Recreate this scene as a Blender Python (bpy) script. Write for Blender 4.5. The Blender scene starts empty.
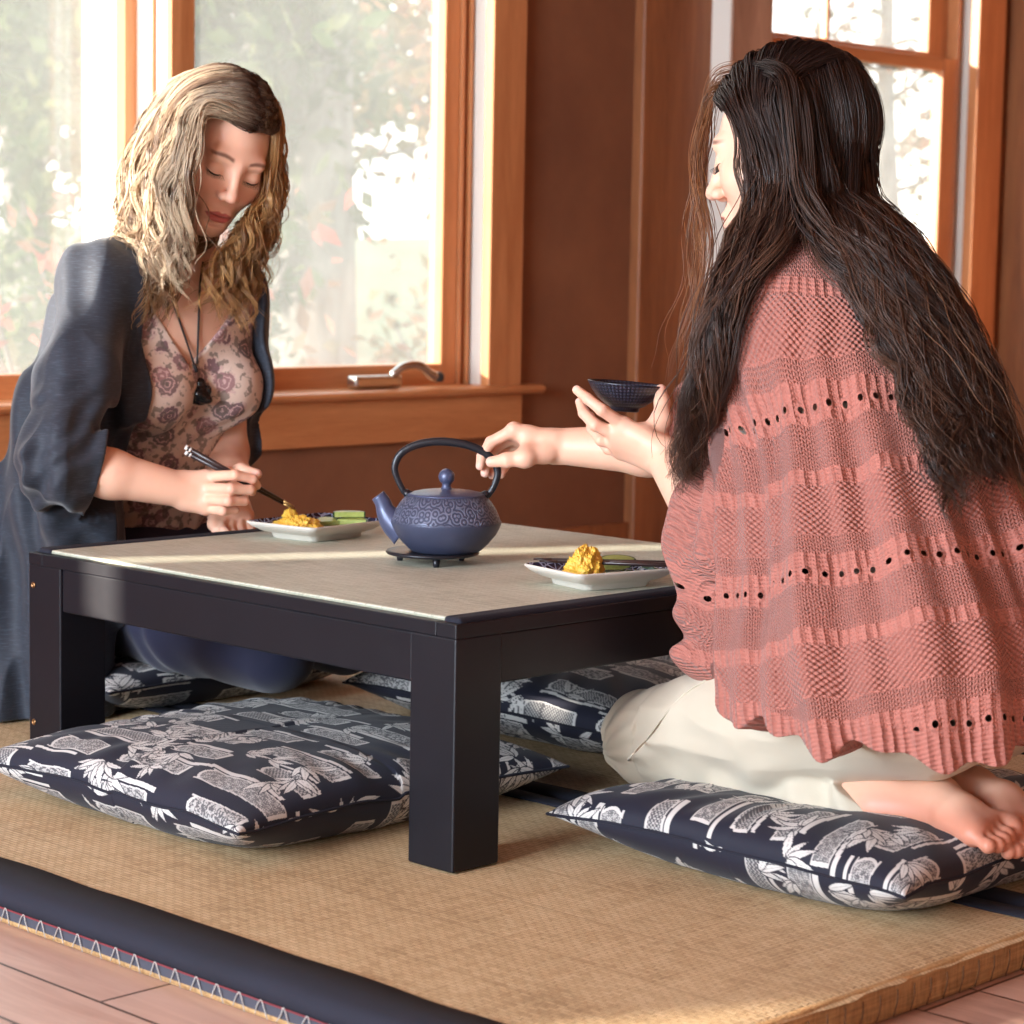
import bpy, bmesh, math, random
import numpy as np
from mathutils import Vector, Matrix
PI = math.pi
rng = np.random.default_rng(7)
random.seed(7)
scene = bpy.context.scene
COL = scene.collection

# ------------------------------------------------------------------ camera
def add_camera():
    cd = bpy.data.cameras.new('camera')
    cam = bpy.data.objects.new('camera', cd)
    COL.objects.link(cam)
    yaw, pitch, roll = math.radians(45.815), math.radians(6.0786), math.radians(-1.0294)
    fw = Vector((math.sin(yaw)*math.cos(pitch), math.cos(yaw)*math.cos(pitch), -math.sin(pitch)))
    rt = Vector((math.cos(yaw), -math.sin(yaw), 0))
    up = rt.cross(fw)
    r2 = math.cos(roll)*rt - math.sin(roll)*up
    u2 = math.sin(roll)*rt + math.cos(roll)*up
    m = Matrix((r2, u2, -fw)).transposed().to_4x4()
    m.translation = Vector((-1.9785, -2.0135, 0.7496))
    cam.matrix_world = m
    cd.sensor_width = 36.0
    cd.lens = 2356.0/1024*36.0
    cd.clip_start = 0.05
    cd.dof.use_dof = True
    cd.dof.focus_distance = 3.15
    cd.dof.aperture_fstop = 8.0
    scene.camera = cam
add_camera()
CAMC = np.array((-1.9785, -2.0135, 0.7496))

# ------------------------------------------------------------------ objects
def finish(o, label=None, cat=None, group=None, kind=None):
    if label: o['label'] = label
    if cat: o['category'] = cat
    if group: o['group'] = group
    if kind: o['kind'] = kind
    return o

def thing(name, label, cat, loc=(0, 0, 0), group=None):
    o = bpy.data.objects.new(name, None)
    COL.objects.link(o)
    o.location = loc
    o.empty_display_size = 0.05
    return finish(o, label, cat, group)

def root_loc(parent):
    v = Vector((0, 0, 0))
    while parent is not None:
        v += parent.location
        parent = parent.parent
    return v

def link_mesh(name, me, m, parent=None, loc=None):
    o = bpy.data.objects.new(name, me)
    COL.objects.link(o)
    if m is not None and not me.materials:
        me.materials.append(m)
    if parent is not None: o.parent = parent
    if loc is not None: o.location = loc
    return o

def mesh(name, V, F, m, parent=None, smooth=True, uv=None, col=None, at=None):
    """V in world coordinates; shifted so that the object sits under its parent (or at `at`)."""
    V = np.asarray(V, dtype=np.float64)
    me = bpy.data.meshes.new(name)
    off = np.array(root_loc(parent))
    loc = None
    if at is not None:
        loc = Vector(at) - root_loc(parent)
        off = np.array(at, float)
    Vs = V-off
    if isinstance(F, np.ndarray):
        n = F.shape[1]
        me.vertices.add(len(Vs)); me.vertices.foreach_set('co', Vs.astype(np.float32).ravel())
        me.loops.add(F.size); me.loops.foreach_set('vertex_index', F.astype(np.int32).ravel())
        me.polygons.add(len(F))
        me.polygons.foreach_set('loop_start', (np.arange(len(F))*n).astype(np.int32))
        try: me.polygons.foreach_set('loop_total', np.full(len(F), n, dtype=np.int32))
        except Exception: pass
        me.update(calc_edges=True)
    else:
        me.from_pydata(Vs.tolist(), [], F)
    me.validate()
    if smooth:
        me.polygons.foreach_set('use_smooth', np.ones(len(me.polygons), dtype=bool))
    if uv is not None:
        li = np.empty(len(me.loops), dtype=np.int32); me.loops.foreach_get('vertex_index', li)
        ul = me.uv_layers.new(name='UVMap')
        ul.data.foreach_set('uv', np.asarray(uv, dtype=np.float32)[li].ravel())
    if col is not None:
        a = me.color_attributes.new('Col', 'FLOAT_COLOR', 'POINT')
        c = np.ones((len(me.vertices), 4), dtype=np.float32); c[:, :3] = col
        a.data.foreach_set('color', c.ravel())
    return link_mesh(name, me, m, parent, loc)

def box_data(x0, x1, y0, y1, z0, z1):
    V = [(x, y, z) for z in (z0, z1) for y in (y0, y1) for x in (x0, x1)]
    F = [(0, 2, 3, 1), (4, 5, 7, 6), (0, 1, 5, 4), (2, 6, 7, 3), (0, 4, 6, 2), (1, 3, 7, 5)]
    return V, F

def boxes(name, bl, m, parent=None, bevel=0.0, seg=2, at=None):
    """One mesh made of boxes given as (x0,x1,y0,y1,z0,z1) world coordinates, bevelled."""
    bm = bmesh.new()
    off = Vector(at) if at is not None else root_loc(parent)
    for b in bl:
        V, F = box_data(*b)
        vs = [bm.verts.new(Vector(v)-off) for v in V]
        for f in F: bm.faces.new([vs[i] for i in f])
    if bevel > 0:
        bmesh.ops.bevel(bm, geom=bm.edges[:], offset=bevel, segments=seg, affect='EDGES', profile=0.5)
    bmesh.ops.recalc_face_normals(bm, faces=bm.faces[:])
    me = bpy.data.meshes.new(name); bm.to_mesh(me); bm.free()
    loc = None
    if at is not None: loc = Vector(at)-root_loc(parent)
    return link_mesh(name, me, m, parent, loc)

def struct(name, bl, m, parent=None, bevel=0.0):
    o = boxes(name, bl, m, parent, bevel)
    if parent is None: o['kind'] = 'structure'
    return o

def prism(name, poly, axis, a0, a1, m, parent=None, bevel=0.0, smooth=False):
    """Extrude a 2-D outline along an axis. axis 'x': poly is (y,z); 'y': (x,z); 'z': (x,y)."""
    bm = bmesh.new(); off = root_loc(parent)
    def P(u, v, a):
        p = {'x': (a, u, v), 'y': (u, a, v), 'z': (u, v, a)}[axis]
        return Vector(p)-off
    A = [bm.verts.new(P(u, v, a0)) for u, v in poly]
    B = [bm.verts.new(P(u, v, a1)) for u, v in poly]
    n = len(poly)
    bm.faces.new(A); bm.faces.new(B[::-1])
    for i in range(n): bm.faces.new((A[i], B[i], B[(i+1) % n], A[(i+1) % n]))
    if bevel > 0:
        bmesh.ops.bevel(bm, geom=bm.edges[:], offset=bevel, segments=2, affect='EDGES', profile=0.5)
    bmesh.ops.recalc_face_normals(bm, faces=bm.faces[:])
    me = bpy.data.meshes.new(name); bm.to_mesh(me); bm.free()
    if smooth:
        for p in me.polygons: p.use_smooth = True
    return link_mesh(name, me, m, parent)

def lathe_data(prof, n, c=(0, 0, 0), close=False):
    prof = np.asarray(prof, float); k = len(prof)
    a = np.arange(n)*2*PI/n
    V = np.stack([prof[:, None, 0]*np.cos(a)+c[0], prof[:, None, 0]*np.sin(a)+c[1],
                  np.repeat(prof[:, 1:2], n, 1)+c[2]], -1).reshape(-1, 3)
    i, j = np.meshgrid(np.arange(k-1 if not close else k), np.arange(n), indexing='ij')
    i2 = (i+1) % k; j2 = (j+1) % n
    F = np.stack([i*n+j, i*n+j2, i2*n+j2, i2*n+j], -1).reshape(-1, 4)
    return V, F

def frames(P):
    P = np.asarray(P, float)
    T = np.gradient(P, axis=0); T /= np.linalg.norm(T, axis=1)[:, None]+1e-12
    N = np.zeros_like(T)
    a = np.array([0, 0, 1.]) if abs(T[0][2]) < .9 else np.array([1., 0, 0])
    n = a-T[0]*(a@T[0]); n /= np.linalg.norm(n); N[0] = n
    for i in range(1, len(P)):
        n = N[i-1]-T[i]*(N[i-1]@T[i]); N[i] = n/(np.linalg.norm(n)+1e-12)
    return T, N, np.cross(T, N)

def tube_data(P, r, n=12, sx=1.0, sy=1.0, cap=True):
    P = np.asarray(P, float); k = len(P)
    r = np.broadcast_to(np.asarray(r, float), (k,))
    T, N, B = frames(P)
    a = np.arange(n)*2*PI/n
    V = P[:, None]+r[:, None, None]*(N[:, None]*np.cos(a)[None, :, None]*sx+B[:, None]*np.sin(a)[None, :, None]*sy)
    V = V.reshape(-1, 3)
    i, j = np.meshgrid(np.arange(k-1), np.arange(n), indexing='ij'); j2 = (j+1) % n
    F = np.stack([i*n+j, i*n+j2, (i+1)*n+j2, (i+1)*n+j], -1).reshape(-1, 4).tolist()
    if cap:
        F.append(list(range(n))[::-1]); F.append([(k-1)*n+q for q in range(n)])
    return V, F

def join(parts):
    V = []; F = []; o = 0
    for v, f in parts:
        v = np.asarray(v, float); V.append(v)
        F += [[int(q)+o for q in x] for x in (f.tolist() if isinstance(f, np.ndarray) else f)]
        o += len(v)
    return np.concatenate(V), F

def spline(P, n):
    """Catmull-Rom through control points, n samples."""
    P = np.asarray(P, float); k = len(P)
    Q = np.concatenate([[2*P[0]-P[1]], P, [2*P[-1]-P[-2]]])
    t = np.linspace(0, k-1-1e-9, n); i = np.floor(t).astype(int); u = (t-i)[:, None]
    a, b, c, d = Q[i], Q[i+1], Q[i+2], Q[i+3]
    return 0.5*((2*b)+(c-a)*u+(2*a-5*b+4*c-d)*u*u+(3*b-a-3*c+d)*u**3)

def sstep(a, b, x):
    t = np.clip((np.asarray(x, float)-a)/(b-a), 0, 1)
    return t*t*(3-2*t)

# ------------------------------------------------------------------ numpy noise
_PERM = np.random.default_rng(3).permutation(512)
_PERM = np.concatenate([_PERM, _PERM, _PERM, _PERM])
def vnoise(P, scale=1.0):
    """value noise in -1..1 for (...,3) points"""
    P = np.asarray(P, float)*scale
    i = np.floor(P).astype(int); f = P-i; f = f*f*(3-2*f); i &= 255
    def h(dx, dy, dz):
        return _PERM[(_PERM[(_PERM[(i[..., 0]+dx) & 511]+i[..., 1]+dy) & 511]+i[..., 2]+dz) & 511]/255.5-1
    x, y, z = f[..., 0], f[..., 1], f[..., 2]
    L = lambda a, b, t: a+(b-a)*t
    return L(L(L(h(0, 0, 0), h(1, 0, 0), x), L(h(0, 1, 0), h(1, 1, 0), x), y),
             L(L(h(0, 0, 1), h(1, 0, 1), x), L(h(0, 1, 1), h(1, 1, 1), x), y), z)

# ------------------------------------------------------------------ material helper
class NT:
    def __init__(s, name):
        s.m = bpy.data.materials.new(name); s.m.use_nodes = True
        s.t = s.m.node_tree; s.t.nodes.clear()
        s.out = s.t.nodes.new('ShaderNodeOutputMaterial')
    def n(s, typ, props=None, **inp):
        nd = s.t.nodes.new(typ)
        for k, v in (props or {}).items(): setattr(nd, k, v)
        for k, v in inp.items():
            key = k.replace('_', ' ')
            s.set(nd, key, v)
        return nd
    def set(s, nd, key, v):
        if isinstance(key, str) and key.isdigit(): key = int(key)
        so = nd.inputs[key]
        if isinstance(v, bpy.types.NodeSocket): s.t.links.new(v, so)
        elif isinstance(v, bpy.types.Node): s.t.links.new(v.outputs[0], so)
        else:
            if so.type == 'RGBA' and len(v) == 3: v = (*v, 1)
            so.default_value = v
    def math(s, op, a, b=0.0, c=None, clamp=False):
        nd = s.t.nodes.new('ShaderNodeMath'); nd.operation = op; nd.use_clamp = clamp
        s.set(nd, 0, a); s.set(nd, 1, b)
        if c is not None: s.set(nd, 2, c)
        return nd.outputs[0]
    def mix(s, fac, a, b, mode='MIX'):
        nd = s.t.nodes.new('ShaderNodeMix'); nd.data_type = 'RGBA'; nd.blend_type = mode
        s.set(nd, 0, fac); s.set(nd, 6, a); s.set(nd, 7, b)
        return nd.outputs[2]
    def ramp(s, fac, stops, interp='LINEAR'):
        nd = s.t.nodes.new('ShaderNodeValToRGB'); nd.color_ramp.interpolation = interp
        el = nd.color_ramp.elements
        while len(el) > 1: el.remove(el[-1])
        for i, (p, c) in enumerate(stops):
            if not isinstance(c, (tuple, list)): c = (c, c, c)
            e = el[0] if i == 0 else el.new(p)
            e.position = p; e.color = (*c, 1)
        s.set(nd, 0, fac)
        return nd.outputs[0]
    def coord(s, which='Object'):
        return s.t.nodes.new('ShaderNodeTexCoord').outputs[which]
    def mapping(s, vec, scale=(1, 1, 1), rot=(0, 0, 0), loc=(0, 0, 0)):
        nd = s.t.nodes.new('ShaderNodeMapping')
        s.set(nd, 'Vector', vec); nd.inputs['Scale'].default_value = scale
        nd.inputs['Rotation'].default_value = rot; nd.inputs['Location'].default_value = loc
        return nd.outputs[0]
    def noise(s, vec, scale, detail=4, rough=.55, out=0, dist=0.0):
        nd = s.t.nodes.new('ShaderNodeTexNoise')
        s.set(nd, 'Vector', vec); nd.inputs['Scale'].default_value = scale
        nd.inputs['Detail'].default_value = detail; nd.inputs['Roughness'].default_value = rough
        nd.inputs['Distortion'].default_value = dist
        return nd.outputs[out]
    def sep(s, vec):
        nd = s.t.nodes.new('ShaderNodeSeparateXYZ'); s.set(nd, 0, vec); return nd.outputs
    def comb(s, x=0.0, y=0.0, z=0.0):
        nd = s.t.nodes.new('ShaderNodeCombineXYZ'); s.set(nd, 0, x); s.set(nd, 1, y); s.set(nd, 2, z); return nd.outputs[0]
    def bump(s, h, strength=.3, dist=.01):
        nd = s.t.nodes.new('ShaderNodeBump'); s.set(nd, 'Height', h)
        nd.inputs['Strength'].default_value = strength; nd.inputs['Distance'].default_value = dist
        return nd.outputs[0]
    def bsdf(s, **k):
        nd = s.t.nodes.new('ShaderNodeBsdfPrincipled')
        for a, v in k.items(): s.set(nd, a.replace('_', ' '), v)
        s.t.links.new(nd.outputs[0], s.out.inputs[0])
        return nd

def srgb(r, g, b):
    f = lambda c: (c/12.92 if c <= .04045 else ((c+.055)/1.055)**2.4)
    return (f(r/255), f(g/255), f(b/255))

def plain(name, c, rough=.5, **k):
    t = NT(name); t.bsdf(Base_Color=c, Roughness=rough, **k); return t.m

def wood(name, dark, light, axis='z', rough=.45, scale=1.0, knots=False, bump=.15):
    t = NT(name); co = t.coord()
    sc = {'x': (1.2, 14, 14), 'y': (14, 1.2, 14), 'z': (14, 14, 1.2)}[axis]
    v = t.mapping(co, tuple(q*scale for q in sc))
    n1 = t.noise(v, 1.5, 6, .6, dist=.8)
    v2 = t.mapping(co, tuple(q*scale*5 for q in sc))
    n2 = t.noise(v2, 3.0, 3, .6)
    f = t.math('ADD', t.math('MULTIPLY', n1, .75), t.math('MULTIPLY', n2, .3))
    c = t.ramp(f, [(.3, dark), (.72, light)])
    if knots:
        vo = t.n('ShaderNodeTexVoronoi', {'voronoi_dimensions': '3D'}, Vector=t.mapping(co, {'z': (2.6, 2.6, 1.35), 'x': (1.2, 3, 3), 'y': (3, 1.2, 3)}[axis]), Scale=1.6)
        k = t.ramp(vo.outputs[0], [(.02, 1.0), (.10, 0.0)])
        c = t.mix(t.math('MULTIPLY', k, .75), c, tuple(q*.25 for q in dark))
    b = t.bsdf(Base_Color=c, Roughness=rough)
    t.set(b, 'Normal', t.bump(f, bump, .004))
    return t.m
# ------------------------------------------------------------------ materials of the room
M = {}
M['plaster'] = None
def wall_mat():
    t = NT('terracotta_wall'); co = t.coord()
    n = t.noise(co, 3.0, 5, .6); n2 = t.noise(co, 90, 3, .6)
    c = t.ramp(n, [(.3, srgb(116, 72, 48)), (.7, srgb(138, 90, 60))])
    b = t.bsdf(Base_Color=c, Roughness=.75)
    t.set(b, 'Normal', t.bump(n2, .15, .002))
    return t.m
M['wall'] = wall_mat()
M['wood_z'] = wood('orange_fir_upright', srgb(170, 104, 60), srgb(210, 144, 94), 'z', .4)
M['wood_x'] = wood('orange_fir_level', srgb(168, 102, 58), srgb(208, 142, 92), 'x', .4)
M['sash_z'] = wood('sash_fir_upright', srgb(174, 106, 62), srgb(212, 146, 96), 'z', .4)
M['sash_x'] = wood('sash_fir_level', srgb(174, 106, 62), srgb(212, 146, 96), 'x', .4)
M['post'] = wood('knotty_timber', srgb(112, 64, 36), srgb(164, 104, 62), 'z', .5, .7, True)
M['grey_wood'] = wood('weathered_board', srgb(150, 112, 90), srgb(196, 158, 132), 'z', .55)
M['ceil'] = wood('ceiling_boards', srgb(150, 92, 52), srgb(190, 126, 78), 'x', .6)

def floor_mat():
    t = NT('maple_planks'); co = t.coord()
    m = t.mapping(co, (1, 1, 1), (0, 0, PI/2))
    br = t.n('ShaderNodeTexBrick', {'offset': .37, 'offset_frequency': 3}, Vector=m,
             Color1=(.35, .35, .35), Color2=(.65, .65, .65), Mortar=(0, 0, 0))
    br.inputs['Scale'].default_value = 1.0; br.inputs['Mortar Size'].default_value = .0022
    br.inputs['Brick Width'].default_value = .62; br.inputs['Row Height'].default_value = .105
    br.inputs['Mortar Smooth'].default_value = .1
    v = t.mapping(co, (22, 2.2, 10))
    n = t.noise(v, 1.6, 6, .62, dist=1.2)
    big = t.noise(t.mapping(co, (6, 1.2, 1)), 1.3, 3, .6)
    f = t.math('ADD', t.math('MULTIPLY', n, .55), t.math('ADD', t.math('MULTIPLY', br.outputs[0], .5), t.math('MULTIPLY', big, .25)))
    c = t.ramp(f, [(.42, srgb(136, 104, 92)), (.62, srgb(184, 148, 132)), (.85, srgb(206, 174, 158))])
    c = t.mix(br.outputs[1], c, srgb(70, 44, 34))
    b = t.bsdf(Base_Color=c, Roughness=t.math('ADD', .27, t.math('MULTIPLY', n, .12)))
    t.set(b, 'Normal', t.bump(t.math('SUBTRACT', 1.0, br.outputs[1]), .25, .002))
    return t.m
M['floor'] = floor_mat()

def glass_mat():
    t = NT('hazed_window_glass'); co = t.coord()
    tr = t.n('ShaderNodeBsdfTransparent'); tr.inputs[0].default_value = (.96, .97, .96, 1)
    gl = t.n('ShaderNodeBsdfGlossy'); gl.inputs['Roughness'].default_value = .03
    tl = t.n('ShaderNodeBsdfTranslucent'); tl.inputs[0].default_value = (.95, .95, .93, 1)
    n = t.noise(co, 5, 4, .6)
    a = t.n('ShaderNodeMixShader'); t.set(a, 0, t.math('ADD', .06, t.math('MULTIPLY', n, .08))); t.set(a, 1, tr); t.set(a, 2, tl)  # translucent share imitates a veil of lens flare
    b = t.n('ShaderNodeMixShader'); t.set(b, 0, .04); t.set(b, 1, a); t.set(b, 2, gl)
    t.t.links.new(b.outputs[0], t.out.inputs[0])
    return t.m
M['glass'] = glass_mat()
M['sunlit_pale'] = plain('painted_sunlit_wood', srgb(232, 226, 216), .45)  # off-white for wood: sun glare painted into the base colour
M['steel'] = plain('brushed_steel', (.55, .53, .5), .25, Metallic=1.0)

# ------------------------------------------------------------------ shell
WY, GY, FZ, CZ = 2.12, 2.20, -.045, 2.55
WT = .05
XL, XR, YB = -4.0, 4.46, -4.6
struct('floor', [(XL-.2, XR+.2, YB-.2, WY+.2, FZ-.1, FZ)], M['floor'])
struct('ceiling', [(XL-.2, XR+.2, YB-.2, WY+.2, CZ, CZ+.1)], M['ceil'])
# back wall: solid pieces around its openings
OPEN = [(-3.42, -3.12, 1.52, 2.1), (-2.94, -2.70, .87, 1.22), (-2.08, -1.12, 1.02, 2.1),  # first three: unseen slots added to shape the sun shafts
        (.02, 1.075, .40, 2.1), (1.17, 2.165, .40, 2.1), (3.20, 4.285, .40, 2.1)]
bl = []; x = XL-.2
for (a, b, z0, z1) in OPEN:
    bl.append((x, a, WY, WY+WT, FZ, CZ))
    bl.append((a, b, WY, WY+WT, FZ, z0)); bl.append((a, b, WY, WY+WT, z1, CZ)); x = b
bl.append((x, XR+.2, WY, WY+WT, FZ, CZ))
struct('wall_back', bl, M['wall'])
struct('wall_right', [(XR, XR+.2, YB-.2, WY, FZ, CZ)], M['post'])
struct('wall_front', [(XL-.2, XR+.2, YB-.2, YB, FZ, CZ)], M['wall'])
# left wall with one wide window opening
struct('wall_left', [(XL-.2, XL, YB, -3.0, FZ, CZ), (XL-.2, XL, 1.5, WY, FZ, CZ),
                     (XL-.2, XL, -3.0, 1.5, FZ, .35), (XL-.2, XL, -3.0, 1.5, 2.25, CZ)], M['wall'])
struct('baseboard_back', [(XL, XR, WY-.018, WY, FZ, FZ+.11)], M['post'], bevel=.004)

# window joinery --------------------------------------------------
def sash(w, x0, x1, z0, z1, y0, y1, st, rail_b, rail_t):
    s = boxes('sash', [(x0, x0+st, y0, y1, z0, z1), (x1-st, x1, y0, y1, z0, z1)], M['sash_z'], w, .004)
    boxes('rail', [(x0+st, x1-st, y0, y1, z0, z0+rail_b), (x0+st, x1-st, y0, y1, z1-rail_t, z1)], M['sash_x'], s, .004)
    boxes('glass_pane', [(x0+st, x1-st, (y0+y1)/2-.003, (y0+y1)/2+.003, z0+rail_b, z1-rail_t)], M['glass'], s)
    return s
def win(n, label):
    o = bpy.data.objects.new(n, None); COL.objects.link(o); o['kind'] = 'structure'; o['label'] = label
    return o
W1 = win('window_1', 'left picture window of orange wood behind the woman with chopsticks')
sw = boxes('sash', [(-.02, .04, 2.17, 2.22, .44, 2.1)], M['sash_z'], W1, .004)
boxes('rail', [(.04, 1.06, 2.17, 2.22, .44, .495), (.04, 1.06, 2.17, 2.22, 2.04, 2.1)], M['sash_x'], sw, .004)
boxes('glass_pane', [(.04, 1.06, 2.192, 2.198, .495, 2.04)], M['glass'], sw)
boxes('reveal_strip', [(1.06, 1.072, 2.14, 2.24, .44, 2.1)], M['sunlit_pale'], W1, .0015)
W2 = win('window_2', 'wide orange wood window with crank handle on its sill')
sash(W2, 1.225, 2.117, .44, 2.1, 2.17, 2.22, .052, .055, .06)
boxes('jamb', [(2.160, 2.185, 2.115, 2.235, .442, 2.1)], M['sunlit_pale'], W2, .002)
boxes('stop', [(2.117, 2.129, 2.165, 2.24, .44, 2.1), (2.145, 2.152, 2.16, 2.20, .44, 2.1)], M['wood_z'], W2, .0015)
boxes('reveal_strip', [(2.129, 2.168, 2.19, 2.24, .44, 2.1)], M['sunlit_pale'], W2, .0015)
# stepped mullion between windows 1 and 2: every step shows a narrow edge and a side painted pale as if sunlit
boxes('mullion', [(1.062, 1.18, 2.128, 2.26, .42, 2.1), (1.085, 1.18, 2.066, 2.13, .443, 2.1), (1.080, 1.17, 2.036, 2.07, .443, 2.1), (1.086, 1.14, 1.992, 2.04, .443, 2.1)], M['sunlit_pale'], W2, .0015)
boxes('mullion_trim', [(1.054, 1.10, 2.095, 2.128, .443, 2.1), (1.0825, 1.10, 2.060, 2.066, .443, 2.1), (1.0775, 1.10, 2.030, 2.036, .443, 2.1), (1.084, 1.145, 1.975, 1.992, .443, 2.1)], M['wood_z'], W2, .0015)
boxes('casing', [(2.157, 2.273, 2.095, 2.125, .44, 2.2)], M['wood_z'], W2, .003)
boxes('head_casing', [(-.1, 2.273, 2.095, 2.125, 2.08, 2.2)], M['wood_x'], W2, .003)
boxes('casing', [(-.12, .0, 2.095, 2.125, .44, 2.2)], M['wood_z'], W1, .003)
# sill with rounded nose and apron board run under both windows
prism('sill', [(2.24, .42), (2.075, .42), (2.066, .424), (2.062, .431), (2.066, .438), (2.075, .442), (2.24, .446)], 'x', -.15, 2.329, M['wood_x'], W2)
boxes('apron', [(-.13, 2.279, 2.095, 2.125, .313, .42)], M['wood_x'], W2, .003)
# casement crank on the sill of window 2
def crank():
    x0 = 1.72; y = 2.115; z = .445
    c = boxes('crank_base', [(x0, x0+.15, y-.018, y+.02, z, z+.03)], M['steel'], W2, .008, 3)
    V, F = tube_data(spline([(x0+.12, y-.01, z+.028), (x0+.15, y-.02, z+.05), (x0+.19, y-.03, z+.052), (x0+.225, y-.035, z+.03), (x0+.25, y-.035, z+.022)], 20),
                     [.011]*14+[.012, .013, .013, .011, .008, .003], 12)
    mesh('crank_handle', V, F, M['steel'], c)
    V, F = lathe_data([(0, -.0), (.009, 0), (.013, .008), (.012, .018), (.006, .024), (0, .025)], 16, (x0+.252, y-.035, z+.012))
    mesh('crank_knob', V, F, plain('dark_knob', (.03, .03, .03), .4), c)
crank()
# timber post and right-hand double-hung window
o = boxes('trim_1', [(2.702, 3.018, 2.085, 2.13, FZ, CZ)], M['post'], None, .006); o['kind'] = 'structure'; o['label'] = 'knotty brown timber post between the two windows'
W3 = win('window_3', 'tall double hung window with wooden meeting rail behind the pink shawl')
boxes('casing_glow_strip', [(2.972, 2.985, 2.022, 2.13, FZ, 2.25)], M['sunlit_pale'], W3, .002)  # added pale strip that imitates a bright glow along the casing
boxes('casing', [(2.985, 3.16, 2.025, 2.13, FZ, 2.25)], M['grey_wood'], W3, .004)
s3 = sash(W3, 3.22, 4.236, 1.362, 2.1, 2.19, 2.225, .10, .046, .06)
boxes('muntin', [(3.628, 3.642, 2.195, 2.22, 1.40, 2.04)], M['sash_z'], s3, .002)
sash(W3, 3.22, 4.236, .44, 1.39, 2.15, 2.188, .075, .08, .04)
boxes('jamb', [(4.278, 4.30, 2.115, 2.235, .442, 2.1)], M['sunlit_pale'], W3, .002)
boxes('stop', [(4.236, 4.250, 2.15, 2.24, .44, 2.1)], M['wood_z'], W3, .002)
boxes('reveal_strip', [(4.250, 4.29, 2.19, 2.24, .44, 2.1)], M['sunlit_pale'], W3, .0015)
boxes('casing', [(4.268, 4.415, 2.095, 2.13, .44, 2.25)], M['wood_z'], W3, .003)
prism('sill', [(2.24, .42), (2.075, .42), (2.064, .431), (2.075, .442), (2.24, .446)], 'x', 3.10, 4.43, M['wood_x'], W3)
boxes('apron', [(3.16, 4.41, 2.095, 2.125, .313, .42)], M['wood_x'], W3, .003)

# left wall window frame; sun slots added to the back wall have none
W4 = win('window_4', 'wide side window of the tea room')
boxes('frame', [(XL-.12, XL+.02, -3.0, 1.5, .33, .40), (XL-.12, XL+.02, -3.0, 1.5, 2.2, 2.27)] +
      [(XL-.12, XL+.02, a, a+.07, .4, 2.2) for a in (-3.0, -1.53, -.06, 1.43)], M['wood_z'], W4, .004)

# ------------------------------------------------------------------ lights
def sun():
    L = bpy.data.lights.new('sun', 'SUN'); L.energy = 13.0; L.angle = math.radians(.8); L.color = (1.0, .91, .78)
    o = bpy.data.objects.new('sun', L); COL.objects.link(o)
    d = Vector((.875, -.44, -.205))
    o.rotation_euler = d.to_track_quat('-Z', 'Y').to_euler()
    o.location = (-6, 6, 3)
sun()
def area(name, loc, aim, sx, sy, power, color):
    L = bpy.data.lights.new(name, 'AREA'); L.shape = 'RECTANGLE'; L.size = sx; L.size_y = sy; L.energy = power; L.color = color
    o = bpy.data.objects.new(name, L); COL.objects.link(o); o.location = loc
    o.rotation_euler = Vector(aim).to_track_quat('-Z', 'Z').to_euler()
    return o
area('daylight_side_window', (XL-.15, .05, 1.3), (1, 0, -.05), 2.9, 1.8, 430, (.76, .88, 1.0))
area('daylight_front_window', (-.5, YB+.03, 1.6), (0, 1, -.15), 3.0, 1.5, 16, (1.0, .97, .94))  # unseen fill lamp added behind the camera, no window there
w = bpy.data.worlds.new('sky'); scene.world = w; w.use_nodes = True
nt = w.node_tree; nt.nodes.clear()
wo = nt.nodes.new('ShaderNodeOutputWorld'); bg = nt.nodes.new('ShaderNodeBackground')
tc = nt.nodes.new('ShaderNodeTexCoord'); sp = nt.nodes.new('ShaderNodeSeparateXYZ'); rp = nt.nodes.new('ShaderNodeValToRGB')
nt.links.new(tc.outputs['Generated'], sp.inputs[0]); nt.links.new(sp.outputs[2], rp.inputs[0])
e = rp.color_ramp.elements; e[0].position = 0.0; e[0].color = (1, .97, .92, 1); e[1].position = .6; e[1].color = (.78, .9, 1, 1)
nt.links.new(rp.outputs[0], bg.inputs[0]); bg.inputs[1].default_value = 2.2
nt.links.new(bg.outputs[0], wo.inputs[0])
vs = scene.view_settings
vs.view_transform = 'Standard'; vs.look = 'None'; vs.exposure = 0.5; vs.gamma = 1.0; vs.use_curve_mapping = False
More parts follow.
